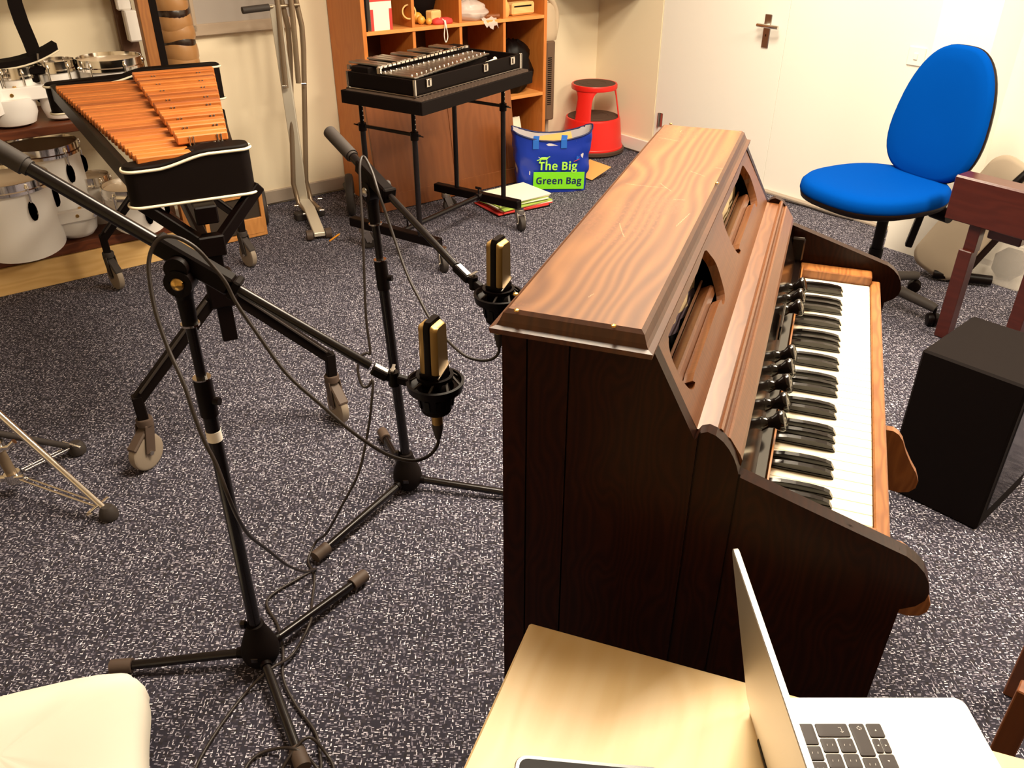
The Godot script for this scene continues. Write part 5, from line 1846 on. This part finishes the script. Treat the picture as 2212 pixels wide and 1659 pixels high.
# ---------------------------------------------------------------- on the floor
func step_stool():
	var t := thing("step_stool", "red round kick step stool with brown ribbed treads in the corner", "step stool", R(-0.262, 0, 0.235), RY + 12.0)
	var m := MB.new()
	m.lathe([Vector2(0.200, 0.012), Vector2(0.214, 0.012), Vector2(0.216, 0.03), Vector2(0.206, 0.036)], 40, false, false)
	part("bumper", m, M.tread, t, "dark rubber bumper ring")
	m = MB.new()
	m.lathe([Vector2(0.18, 0.014), Vector2(0.206, 0.018), Vector2(0.205, 0.045), Vector2(0.198, 0.052), Vector2(0.180, 0.215), Vector2(0.176, 0.226), Vector2(0.168, 0.229), Vector2(0.16, 0.222)], 44, true, true)
	part("base", m, M.red, t)
	m = MB.new()
	m.lathe([Vector2(0.165, 0.222), Vector2(0.165, 0.231), Vector2(0.13, 0.231), Vector2(0.128, 0.233), Vector2(0.10, 0.233), Vector2(0.098, 0.231), Vector2(0.08, 0.231), Vector2(0.078, 0.233), Vector2(0.001, 0.233)], 40, false, false)
	part("tread", m, M.tread, t)
	m = MB.new()
	m.lathe([Vector2(0.13, 0.402), Vector2(0.146, 0.402), Vector2(0.149, 0.408), Vector2(0.149, 0.428), Vector2(0.145, 0.434), Vector2(0.135, 0.434), Vector2(0.13, 0.426)], 40, true, false)
	part("top_plate", m, M.red, t)
	m = MB.new()
	m.lathe([Vector2(0.136, 0.424), Vector2(0.136, 0.434), Vector2(0.10, 0.434), Vector2(0.098, 0.436), Vector2(0.075, 0.436), Vector2(0.073, 0.434), Vector2(0.05, 0.434), Vector2(0.048, 0.436), Vector2(0.001, 0.436)], 40, false, false)
	part("tread", m, M.tread, t)
	# curved posts: a slice of the cone, wider at the top
	for q in [[0.93, 0.17], [0.33, 0.07], [-0.36, 0.12]]:
		var a0: float = q[0] * PI
		m = MB.new()
		var rings := []
		for k in 10:
			var f := k / 9.0
			var y: float = lerp(0.215, 0.410, f)
			var r: float = lerp(0.176, 0.140, f)
			var hw: float = q[1] * PI * (0.60 + 0.14 * pow(abs(f - 0.3), 2.0) + 0.5 * pow(f, 8.0))
			var ring := PackedVector3Array()
			for j in 9:
				var a: float = a0 - hw + 2.0 * hw * j / 8.0
				ring.append(Vector3(cos(a) * r, y, sin(a) * r))
			for j in 9:
				var a: float = a0 + hw - 2.0 * hw * j / 8.0
				ring.append(Vector3(cos(a) * (r - 0.006), y, sin(a) * (r - 0.006)))
			rings.append(ring)
		m.grid(rings)
		part("post", m, M.red, t)
	for k in 3:
		var a := TAU * k / 3.0 + 0.5
		m = MB.new()
		m.cyl(Vector3(cos(a) * 0.15 - 0.008, 0.012, sin(a) * 0.15), Vector3(cos(a) * 0.15 + 0.008, 0.012, sin(a) * 0.15), 0.012, 0.012, 12)
		part("castor", m, M.steel, t)

func shopping_bag():
	var t := thing("shopping_bag", "large blue woven shopping bag printed in green and white, full of papers", "bag", Vector3(0.158, 0, -4.673) + Vector3(0.993, 0, -0.117) * 0.082, 6.7)
	var m := MB.new()
	# outline rings from the base to the wavy rim
	var n := 48
	var rings := []
	var nz := FastNoiseLite.new()
	nz.seed = 6
	nz.frequency = 1.0
	for k in 16:
		var f := k / 15.0
		var ring := PackedVector3Array()
		var hw: float = lerp(0.196, 0.232, f)
		var hd: float = lerp(0.085, 0.075, f)
		for p in ellipse(0, -0.09, hw, hd, n, 5.0 - 1.6 * f):
			var y: float = f * (0.30 + 0.05 * pow(abs(p.x) / 0.22, 2.0) - (0.012 if p.y > -0.09 else 0.0))
			var d := 0.014 * nz.get_noise_3d(p.x * 9.0, y * 12.0, p.y * 9.0) + 0.005 * nz.get_noise_3d(p.x * 26.0, y * 30.0, p.y * 26.0)
			if p.y > -0.03:
				d *= 0.8
			ring.append(Vector3(p.x + d, max(y, 0.001), p.y + d))
		rings.append(ring)
	m.grid(rings, true, true, false)
	part("bag_body", m, M.bag_blue, t)
	# lining and the dark rim band
	var inn := []
	for k in [15, 12, 8, 4]:
		var ring := PackedVector3Array()
		for p in rings[k]:
			ring.append(Vector3(p.x * 0.975, p.y - 0.001, (p.z + 0.09) * 0.95 - 0.09))
		inn.append(ring)
	m = MB.new()
	m.grid(inn, true, false, true)
	part("lining", m, M.bag_in, t)
	m = MB.new()
	var rim := []
	for p in rings[15]:
		rim.append(p)
	rim.append(rings[15][0])
	m.tube(rim, 0.005, 6)
	part("rim", m, M.bag_trim, t)
	for x in [-0.105, 0.055]:
		m = MB.new()
		m.box(Vector3(x, 0.275, -0.010), Vector3(0.034, 0.05, 0.004), 0.001)
		m.bar(Vector3(x, 0.298, -0.012), Vector3(x + 0.010, 0.312, -0.05), 0.034, 0.004, 0.001)
		part("strap", m, M.bag_strap, t)
	# the print: green block, lettering, a lizard and a dragonfly
	var zf := 0.006
	m = MB.new()
	m.x = Transform3D(Basis(Vector3(0, 0, 1), -0.03), Vector3(0.028, 0.072, zf))
	m.box(Vector3.ZERO, Vector3(0.295, 0.098, 0.002))
	var gp := part("print_block", m, M.lime, t, "lime green printed block")
	var f1 := SystemFont.new()
	f1.font_names = PackedStringArray(["Droid Sans"])
	f1.font_weight = 700
	for q in [["The Big", 0.155, M.lime_text, 0.050, 0.022], ["Green Bag", 0.070, M.bag_trim, 0.042, 0.028]]:
		var tm := TextMesh.new()
		tm.text = q[0]
		tm.font = f1
		tm.font_size = 64
		tm.pixel_size = q[3] / 50.0
		tm.depth = 0.0015
		tm.horizontal_alignment = HORIZONTAL_ALIGNMENT_CENTER
		tm.vertical_alignment = VERTICAL_ALIGNMENT_CENTER
		var o := part("lettering", tm, q[2], t)
		o.position = Vector3(q[4], q[1], zf + 0.002)
		o.rotation_degrees.z = -1.7
	m = MB.new()
	m.x = Transform3D(Basis(Vector3.RIGHT, PI * 0.5), Vector3(-0.06, 0.20, zf))
	m.puff(ellipse(0, 0, 0.024, 0.008, 16), [Vector2(0, -0.001), Vector2(0, 0.001), Vector2(0.5, 0.0015)])
	m.x = Transform3D.IDENTITY
	for q in [[-0.07, 0.198, -0.10, 0.190], [-0.045, 0.203, -0.025, 0.21], [-0.05, 0.198, -0.04, 0.185], [-0.075, 0.196, -0.085, 0.18]]:
		m.bar(Vector3(q[0], q[1], zf), Vector3(q[2], q[3], zf), 0.003, 0.004)
	part("lizard_print", m, M.lime_text, t)
	m = MB.new()
	m.bar(Vector3(0.112, 0.178, zf), Vector3(0.145, 0.192, zf), 0.002, 0.003)
	part("dragonfly_print", m, M.paper_red, t)
	m = MB.new()
	m.bar(Vector3(0.128, 0.186, zf), Vector3(0.132, 0.208, zf), 0.002, 0.005)
	m.bar(Vector3(0.128, 0.186, zf), Vector3(0.143, 0.206, zf), 0.002, 0.005)
	part("wing_print", m, M.bag_strap, t)
	# paper in the bag
	m = MB.new()
	m.x = Transform3D(Basis(Vector3(0, 0, 1), 0.12) * Basis(Vector3.RIGHT, -0.9), Vector3(0.02, 0.268, -0.10))
	m.box(Vector3.ZERO, Vector3(0.20, 0.10, 0.004), 0.001)
	solo("paper_sheet", m, M.paper_orange, "orange paper sheet sticking out of the blue bag", "paper", t.position, 6.7)

func floor_things():
	step_stool()
	shopping_bag()
	var m := MB.new()
	m.x = Transform3D(Basis(Vector3(0, 0, 1), 0.35), Vector3(0, 0.035, 0))
	m.box(Vector3.ZERO, Vector3(0.16, 0.003, 0.20), 0.001)
	solo("paper_sheet", m, M.paper_orange, "buff paper envelope on the floor behind the blue bag", "paper", Vector3(0.482, 0, -5.02), 35.0)
	# stack of folders: each sheet of card a thing
	var rg := RandomNumberGenerator.new()
	rg.seed = 3
	var cols := [M.black_soft, M.paper_red, M.paper_red, M.paper, M.paper_green, M.paper_green, M.paper, M.paper_green, M.paper, M.paper]
	var says := ["black card folder at the bottom of the stack beside the blue bag", "red card folder above the black one in the floor stack", "bright red folder in the lower part of the floor stack", "cream folder above the two red ones in the floor stack", "green folder in the middle of the floor stack", "second green folder of the floor stack, counted upwards", "cream folder between green ones in the floor stack", "uppermost green folder of the floor stack", "cream sheet next to the top of the floor stack", "topmost cream sheet of the floor stack"]
	for k in cols.size():
		var b := MB.new()
		b.box(Vector3(0, 0.0035, 0), Vector3(0.33, 0.0065, 0.25), 0.001)
		solo("folder", b, cols[k], says[k], "folder", Vector3(0.005 + rg.randf_range(-0.014, 0.014), 0.0005 + k * 0.0068, -4.462 + rg.randf_range(-0.014, 0.014)), 34.0 + rg.randf_range(-6, 6), "folders stacked on the carpet")
	var pc := thing("pencil", "yellow pencil lying on the carpet near the folded frame", "pencil", Vector3(-0.89, 0, -3.95), 72.0)
	m = MB.new()
	m.cyl(Vector3(-0.05, 0.0045, 0), Vector3(0.045, 0.0045, 0), 0.0045, 0.0045, 6)
	part("shaft", m, M.pencil, pc)
	m = MB.new()
	m.cyl(Vector3(0.045, 0.0045, 0), Vector3(0.058, 0.0045, 0), 0.0044, 0.0008, 6)
	part("tip", m, M.plinth, pc)
	# wooden crate with a dark panel on a small trolley under the xylophone
	var cr := thing("crate", "plywood crate with a dark fabric panel behind the xylophone legs", "crate", R(-2.78, 0, 0.36), RY)
	m = MB.new()
	m.box(Vector3(0, 0.015, 0), Vector3(0.30, 0.022, 0.16), 0.002)
	m.box(Vector3(-0.14, 0.125, 0), Vector3(0.02, 0.20, 0.16), 0.002)
	m.box(Vector3(0.14, 0.125, 0), Vector3(0.02, 0.20, 0.16), 0.002)
	m.box(Vector3(0, 0.22, 0), Vector3(0.30, 0.02, 0.16), 0.002)
	m.box(Vector3(0.07, 0.06, 0.075), Vector3(0.13, 0.08, 0.014), 0.002)
	part("crate_box", m, M.ply, cr)
	m = MB.new()
	m.box(Vector3(0, 0.12, 0.02), Vector3(0.26, 0.18, 0.10), 0.003)
	part("fabric_panel", m, M.amp, cr)
	m = MB.new()
	for s in [-1.0, 1.0]:
		m.box(Vector3(s * 0.12, 0.002, 0.06), Vector3(0.04, 0.004, 0.04))
	part("rubber_foot", m, M.rubber, cr)
	var tr := thing("trolley", "black wheel and axle of a small trolley right of the plywood crate", "trolley", R(-2.575, 0, 0.27), RY)
	big_wheel(tr, Vector3(0, 0.092, 0), -18.0, 0.092)
	m = MB.new()
	m.cyl(Vector3(0, 0.092, 0.0), Vector3(-0.05, 0.092, -0.17), 0.010, 0.010, 10)
	m.bar(Vector3(-0.05, 0.09, -0.17), Vector3(-0.05, 0.55, -0.22), 0.02, 0.02, 0.003)
	part("axle", m, M.black, tr)
	# loudspeaker on the right
	var sp := thing("floor_speaker", "black loudspeaker box standing on the carpet right of the organ", "loudspeaker", Vector3(1.292, 0, -1.938), -48.5)
	m = MB.new()
	m.box(Vector3(0, 0.2275, 0), Vector3(0.264, 0.455, 0.31), 0.006)
	part("cabinet", m, M.speaker, sp)
	m = MB.new()
	m.box(Vector3(0.1325, 0.235, 0), Vector3(0.004, 0.36, 0.25), 0.002)
	part("side_plate", m, M.black_gloss, sp)
	for q in [[-0.11, 0.13], [0.11, 0.13], [-0.11, -0.13], [0.11, -0.13]]:
		pass
	# pillow in the near left corner
	var nz := FastNoiseLite.new()
	nz.seed = 21
	nz.frequency = 1.0
	m = MB.new()
	var rings := []
	for q in [[0.35, 0.0], [0.03, 0.006], [0.0, 0.03], [0.005, 0.055], [0.03, 0.078], [0.10, 0.096], [0.3, 0.112], [0.6, 0.12], [0.95, 0.122]]:
		var ring := PackedVector3Array()
		for p in ellipse(0, 0, 0.25, 0.19, 64, 5.0):
			var w: Vector2 = p * (1.0 - q[0])
			w *= 1.0 + 0.05 * nz.get_noise_2d(w.x * 9.0, w.y * 9.0)
			var y: float = q[1] * (1.0 + 0.14 * nz.get_noise_2d(w.x * 7.0 + 3.0, w.y * 7.0))
			ring.append(Vector3(w.x, y, w.y))
		rings.append(ring)
	m.grid(rings)
	solo("pillow", m, M.pillow, "white pillow on the carpet at the near left corner", "pillow", Vector3(-0.955, 0, -0.965), 19.0)
	drum_stand()

func drum_stand():
	var t := thing("drum_stand", "chrome tripod drum stand cut off by the left edge", "drum stand", Vector3(-1.43, 0, -1.90), 0.0)
	var o := Vector3(-1.43, 0, -1.90)
	var m := MB.new()
	m.cyl(Vector3(0.006, 0.05, 0), Vector3(-0.055, 0.62, 0.02), 0.0145, 0.0145, 18)
	part("column", m, M.frame_tube, t)
	m = MB.new()
	m.cyl(Vector3(0.006, 0.045, 0), Vector3(0.003, 0.075, 0), 0.022, 0.022, 16)
	m.bar(Vector3(-0.03, 0.06, 0.012), Vector3(0.045, 0.066, 0.012), 0.012, 0.018, 0.003)
	m.cyl(Vector3(-0.006, 0.155, 0), Vector3(-0.009, 0.178, 0), 0.021, 0.021, 16)
	m.bar(Vector3(-0.045, 0.163, 0.015), Vector3(0.035, 0.172, 0.015), 0.010, 0.014, 0.003)
	m.cyl(Vector3(0.03, 0.172, 0.015), Vector3(0.052, 0.190, 0.01), 0.005, 0.008, 8)
	part("collar", m, M.chrome, t)
	var feet := [Vector3(-1.118, 0, -1.79) - o, Vector3(-1.345, 0, -2.10) - o, Vector3(-1.78, 0, -1.83) - o]
	for k in 3:
		var f: Vector3 = feet[k]
		var d := f.normalized()
		var up := Vector3(-0.045, 0.40, 0.012) + d * 0.02
		var fo := f + Vector3(0, 0.02, 0)
		if k == 1:
			up = Vector3(-0.03, 0.20, 0.0) + d * 0.02
		m = MB.new()
		m.cyl(up, fo, 0.0095, 0.0095, 14)
		var leg := part("leg", m, M.chrome if k != 1 else M.rubber, t)
		if k == 0:
			m = MB.new()
			m.cyl(up - (fo - up).normalized() * 0.01, up + (fo - up).normalized() * 0.055, 0.0125, 0.0125, 14)
			part("sleeve", m, M.tape, leg)
		m = MB.new()
		m.x = Transform3D(Basis.IDENTITY, f)
		m.lathe([Vector2(0.018, 0.0), Vector2(0.024, 0.004), Vector2(0.026, 0.016), Vector2(0.021, 0.032), Vector2(0.014, 0.042)], 16)
		part("rubber_foot", m, M.rubber, leg)
		var sd := d.cross(Vector3.UP) * 0.007
		m = MB.new()
		for s in [-1.0, 1.0]:
			m.cyl(Vector3(0.006, 0.062, 0) + d * 0.03 + sd * s, fo + Vector3(0, 0.018, 0) - d * 0.03 + sd * s, 0.0032, 0.0032, 8)
		part("brace", m, M.chrome, leg)
		m = MB.new()
		m.bar(fo + Vector3(0, 0.026, 0) - d * 0.02 - d.cross(Vector3.UP) * 0.03, fo + Vector3(0, 0.026, 0) - d * 0.02 + d.cross(Vector3.UP) * 0.045, 0.008, 0.005, 0.001)
		if k == 0:
			var e := fo + Vector3(0, 0.026, 0) - d * 0.02 - d.cross(Vector3.UP) * -0.045
			m.bar(e, e + Vector3(0.012, 0.004, 0.012), 0.014, 0.004, 0.001)
		part("wing_screw", m, M.chrome, leg)

# ---------------------------------------------------------------- seating on the right
func chairs():
	var t := thing("office_chair", "bright blue upholstered office swivel chair beyond the organ", "chair", Vector3(1.487, 0, -3.187), -64.0)
	var m := MB.new()
	var so := ellipse(-0.052, 0.030, 0.250, 0.275, 48, 2.5)
	m.puff(so, [Vector2(0.30, 0.445), Vector2(0.04, 0.452), Vector2(0.0, 0.475), Vector2(0.012, 0.500), Vector2(0.07, 0.516), Vector2(0.22, 0.521), Vector2(0.55, 0.516), Vector2(0.97, 0.513)])
	part("seat", m, M.blue, t)
	m = MB.new()
	m.puff(ellipse(-0.052, 0.030, 0.247, 0.272, 40, 2.5), [Vector2(0.55, 0.418), Vector2(0.20, 0.424), Vector2(0.02, 0.444), Vector2(0.0, 0.462), Vector2(0.02, 0.466)])
	part("seat_shell", m, M.shell, t)
	# egg-shaped back, reclined
	var bo := PackedVector2Array()
	for k in 48:
		var a := TAU * k / 48
		# rounded trapezium: broad low down, narrow at the top; y of the plan points down the back
		var h: float = sign(sin(a)) * pow(abs(sin(a)), 0.80)
		var w: float = 0.205 + 0.034 * h - 0.010 * h * h
		bo.append(Vector2(sign(cos(a)) * pow(abs(cos(a)), 0.66) * w, h * 0.252))
	var bt := Transform3D(Basis(Vector3.RIGHT, deg_to_rad(90.0 - 9.0)), Vector3(-0.022, 0.752, -0.222))
	m = MB.new()
	m.x = bt
	m.puff(bo, [Vector2(0.02, -0.012), Vector2(0.0, 0.008), Vector2(0.015, 0.022), Vector2(0.07, 0.032), Vector2(0.25, 0.037), Vector2(0.6, 0.036), Vector2(0.97, 0.035)])
	part("backrest", m, M.blue, t)
	m = MB.new()
	m.x = bt
	m.puff(bo, [Vector2(0.6, -0.040), Vector2(0.2, -0.034), Vector2(0.015, -0.016), Vector2(-0.006, -0.004), Vector2(-0.004, 0.006), Vector2(0.03, 0.006)])
	part("back_shell", m, M.shell, t)
	m = MB.new()
	m.bar(Vector3(-0.03, 0.425, 0.0), Vector3(-0.03, 0.43, -0.26), 0.07, 0.035, 0.006)
	m.bar(Vector3(-0.03, 0.43, -0.27), Vector3(-0.025, 0.70, -0.285), 0.06, 0.022, 0.005)
	m.box(Vector3(-0.02, 0.415, 0.0), Vector3(0.16, 0.05, 0.16), 0.015)
	m.cyl(Vector3(0.09, 0.41, -0.16), Vector3(0.17, 0.41, -0.16), 0.028, 0.028, 14)
	part("mechanism", m, M.black, t)
	m = MB.new()
	m.bar(Vector3(0.12, 0.455, -0.062), Vector3(0.105, 0.285, -0.048), 0.034, 0.026, 0.003)
	part("side_bar", m, M.black, t)
	m = MB.new()
	m.cyl(Vector3(0, 0.23, 0), Vector3(0, 0.42, 0), 0.0215, 0.0215, 18)
	m.cyl(Vector3(0, 0.09, 0), Vector3(0, 0.25, 0), 0.028, 0.027, 18)
	part("column", m, M.black, t)
	m = MB.new()
	m.cyl(Vector3(0, 0.07, 0), Vector3(0, 0.125, 0), 0.045, 0.038, 20)
	var hb := part("hub", m, M.black, t)
	for d in [-17.0, 55.0, 127.0, 199.0, -89.0]:
		var a := deg_to_rad(d)
		var v := Vector3(cos(a), 0, sin(a))
		m = MB.new()
		m.tube([v * 0.03 + Vector3(0, 0.105, 0), v * 0.15 + Vector3(0, 0.098, 0), v * 0.27 + Vector3(0, 0.078, 0), v * 0.285 + Vector3(0, 0.074, 0)], 0.023, 12, 0.017)
		part("leg", m, M.rubber, hb)
		m = MB.new()
		m.x = Transform3D(Basis(Vector3.UP, -a + 0.7) * Basis(Vector3(0, 0, 1), PI * 0.5), v * 0.285 + Vector3(0, 0.027, 0))
		m.lathe([Vector2(0.010, -0.024), Vector2(0.024, -0.022), Vector2(0.027, -0.014), Vector2(0.027, -0.004), Vector2(0.020, -0.002), Vector2(0.020, 0.002), Vector2(0.027, 0.004), Vector2(0.027, 0.014), Vector2(0.024, 0.022), Vector2(0.010, 0.024)], 18)
		m.x = Transform3D.IDENTITY
		m.cyl(v * 0.285 + Vector3(0, 0.05, 0), v * 0.285 + Vector3(0, 0.075, 0), 0.007, 0.007, 8)
		part("castor", m, M.black, hb)
	# mahogany bench end
	var b := thing("wooden_bench", "reddish brown mahogany bench with a deep apron and stepped legs", "bench", Vector3(1.60, 0, -2.95), -54.0)
	m = MB.new()
	m.box(Vector3(0.35, 0.539, -0.008), Vector3(0.70, 0.158, 0.020), 0.003)
	m.box(Vector3(0.35, 0.612, -0.045), Vector3(0.70, 0.018, 0.085), 0.003)
	part("apron", m, M.mahog, b)
	for x in [0.103, 0.345]:
		m = MB.new()
		m.box(Vector3(x, 0.18, -0.035), Vector3(0.050, 0.36, 0.05), 0.003)
		m.box(Vector3(x + 0.004, 0.41, -0.045), Vector3(0.044, 0.11, 0.04), 0.002)
		part("leg", m, M.mahog, b)
	m = MB.new()
	m.box(Vector3(0.20, 0.44, -0.13), Vector3(0.12, 0.06, 0.14), 0.004)
	part("frame_block", m, M.mahog, b)
	m = MB.new()
	m.box(Vector3(0.262, 0.628, -0.06), Vector3(0.07, 0.014, 0.03), 0.003)
	m.box(Vector3(0.275, 0.645, -0.07), Vector3(0.03, 0.03, 0.03), 0.004)
	solo("clamp", m, M.black, "small dark clamp lying on the mahogany bench", "clamp", b.position, -54.0)
	# grey chair tipped behind the bench
	var g := thing("grey_chair", "grey padded chair seat tipped up behind the mahogany bench", "chair", Vector3(1.93, 0, -3.46), -40.0)
	m = MB.new()
	m.x = Transform3D(Basis(Vector3(0, 0, 1), -0.42) * Basis(Vector3.RIGHT, deg_to_rad(76.0)), Vector3(0.045, 0.235, -0.02))
	m.puff(rrect(-0.11, 0.11, -0.33, 0.235, 0.07, 8), [Vector2(0.1, -0.024), Vector2(0.01, -0.016), Vector2(0.0, 0.0), Vector2(0.01, 0.016), Vector2(0.08, 0.027), Vector2(0.3, 0.031), Vector2(0.97, 0.031)])
	part("pad", m, M.grey_pad, g)
	m = MB.new()
	m.x = Transform3D(Basis(Vector3(0, 0, 1), -0.42) * Basis(Vector3.RIGHT, deg_to_rad(76.0)), Vector3(0.085, 0.235, -0.045))
	m.puff(rrect(-0.10, 0.10, -0.22, 0.22, 0.06, 8), [Vector2(0.3, -0.06), Vector2(0.02, -0.03), Vector2(0.0, 0.02)])
	part("shell", m, M.shell, g)
	m = MB.new()
	m.tube(spline([Vector3(0.10, 0.30, 0.0), Vector3(0.155, 0.42, -0.02), Vector3(0.20, 0.50, -0.05), Vector3(0.235, 0.545, -0.08), Vector3(0.28, 0.565, -0.11), Vector3(0.33, 0.56, -0.14)], 4), 0.017, 10)
	part("armrest", m, M.black, g)
	m = MB.new()
	m.cyl(Vector3(-0.02, 0.03, 0.05), Vector3(0.20, 0.03, -0.03), 0.022, 0.022, 12)
	part("foot_tube", m, M.black, g)
	# clear plastic box
	var cb := thing("storage_box", "clear plastic storage box on the carpet under the mahogany bench", "box", Vector3(2.19, 0, -3.46), -53.0)
	m = MB.new()
	var r := rrect(-0.15, 0.15, -0.10, 0.10, 0.025)
	m.puff(r, [Vector2(0.08, 0.002), Vector2(0.0, 0.19), Vector2(-0.03, 0.195), Vector2(-0.03, 0.20), Vector2(0.01, 0.20), Vector2(0.02, 0.19), Vector2(0.10, 0.006)])
	part("tub", m, M.clear, cb)
	m = MB.new()
	m.box(Vector3(0.03, 0.075, 0.0), Vector3(0.12, 0.13, 0.10), 0.03)
	part("contents", m, M.black_soft, cb)
	# wooden chair at the right edge
	var wc := thing("wooden_chair", "brown wooden chair whose square legs show at the right edge", "chair", Vector3(0.945, 0, -1.03), 50.4)
	for q in [[-0.225, 0.0], [0.225, 0.0], [-0.225, 0.40], [0.225, 0.40]]:
		m = MB.new()
		m.box(Vector3(q[0], 0.22, q[1] + 0.0), Vector3(0.030, 0.44, 0.034), 0.002)
		part("leg", m, M.chairwood, wc)
	m = MB.new()
	m.box(Vector3(0, 0.45, 0.24), Vector3(0.44, 0.03, 0.42), 0.006)
	part("seat", m, M.chairwood, wc)
	m = MB.new()
	m.box(Vector3(0.225, 0.12, 0.2), Vector3(0.02, 0.025, 0.38), 0.002)
	m.box(Vector3(-0.225, 0.12, 0.2), Vector3(0.02, 0.025, 0.38), 0.002)
	part("stretcher", m, M.maraca, wc)
	# thin black lead on the carpet by the door
	m = MB.new()
	m.tube(spline([Vector3(1.53, 0.006, -4.52), Vector3(1.62, 0.006, -4.42), Vector3(1.72, 0.006, -4.28), Vector3(1.80, 0.006, -4.20)], 4), 0.005, 6)
	solo("floor_lead", m, M.cable, "thin dark lead lying along the foot of the white door", "cable")
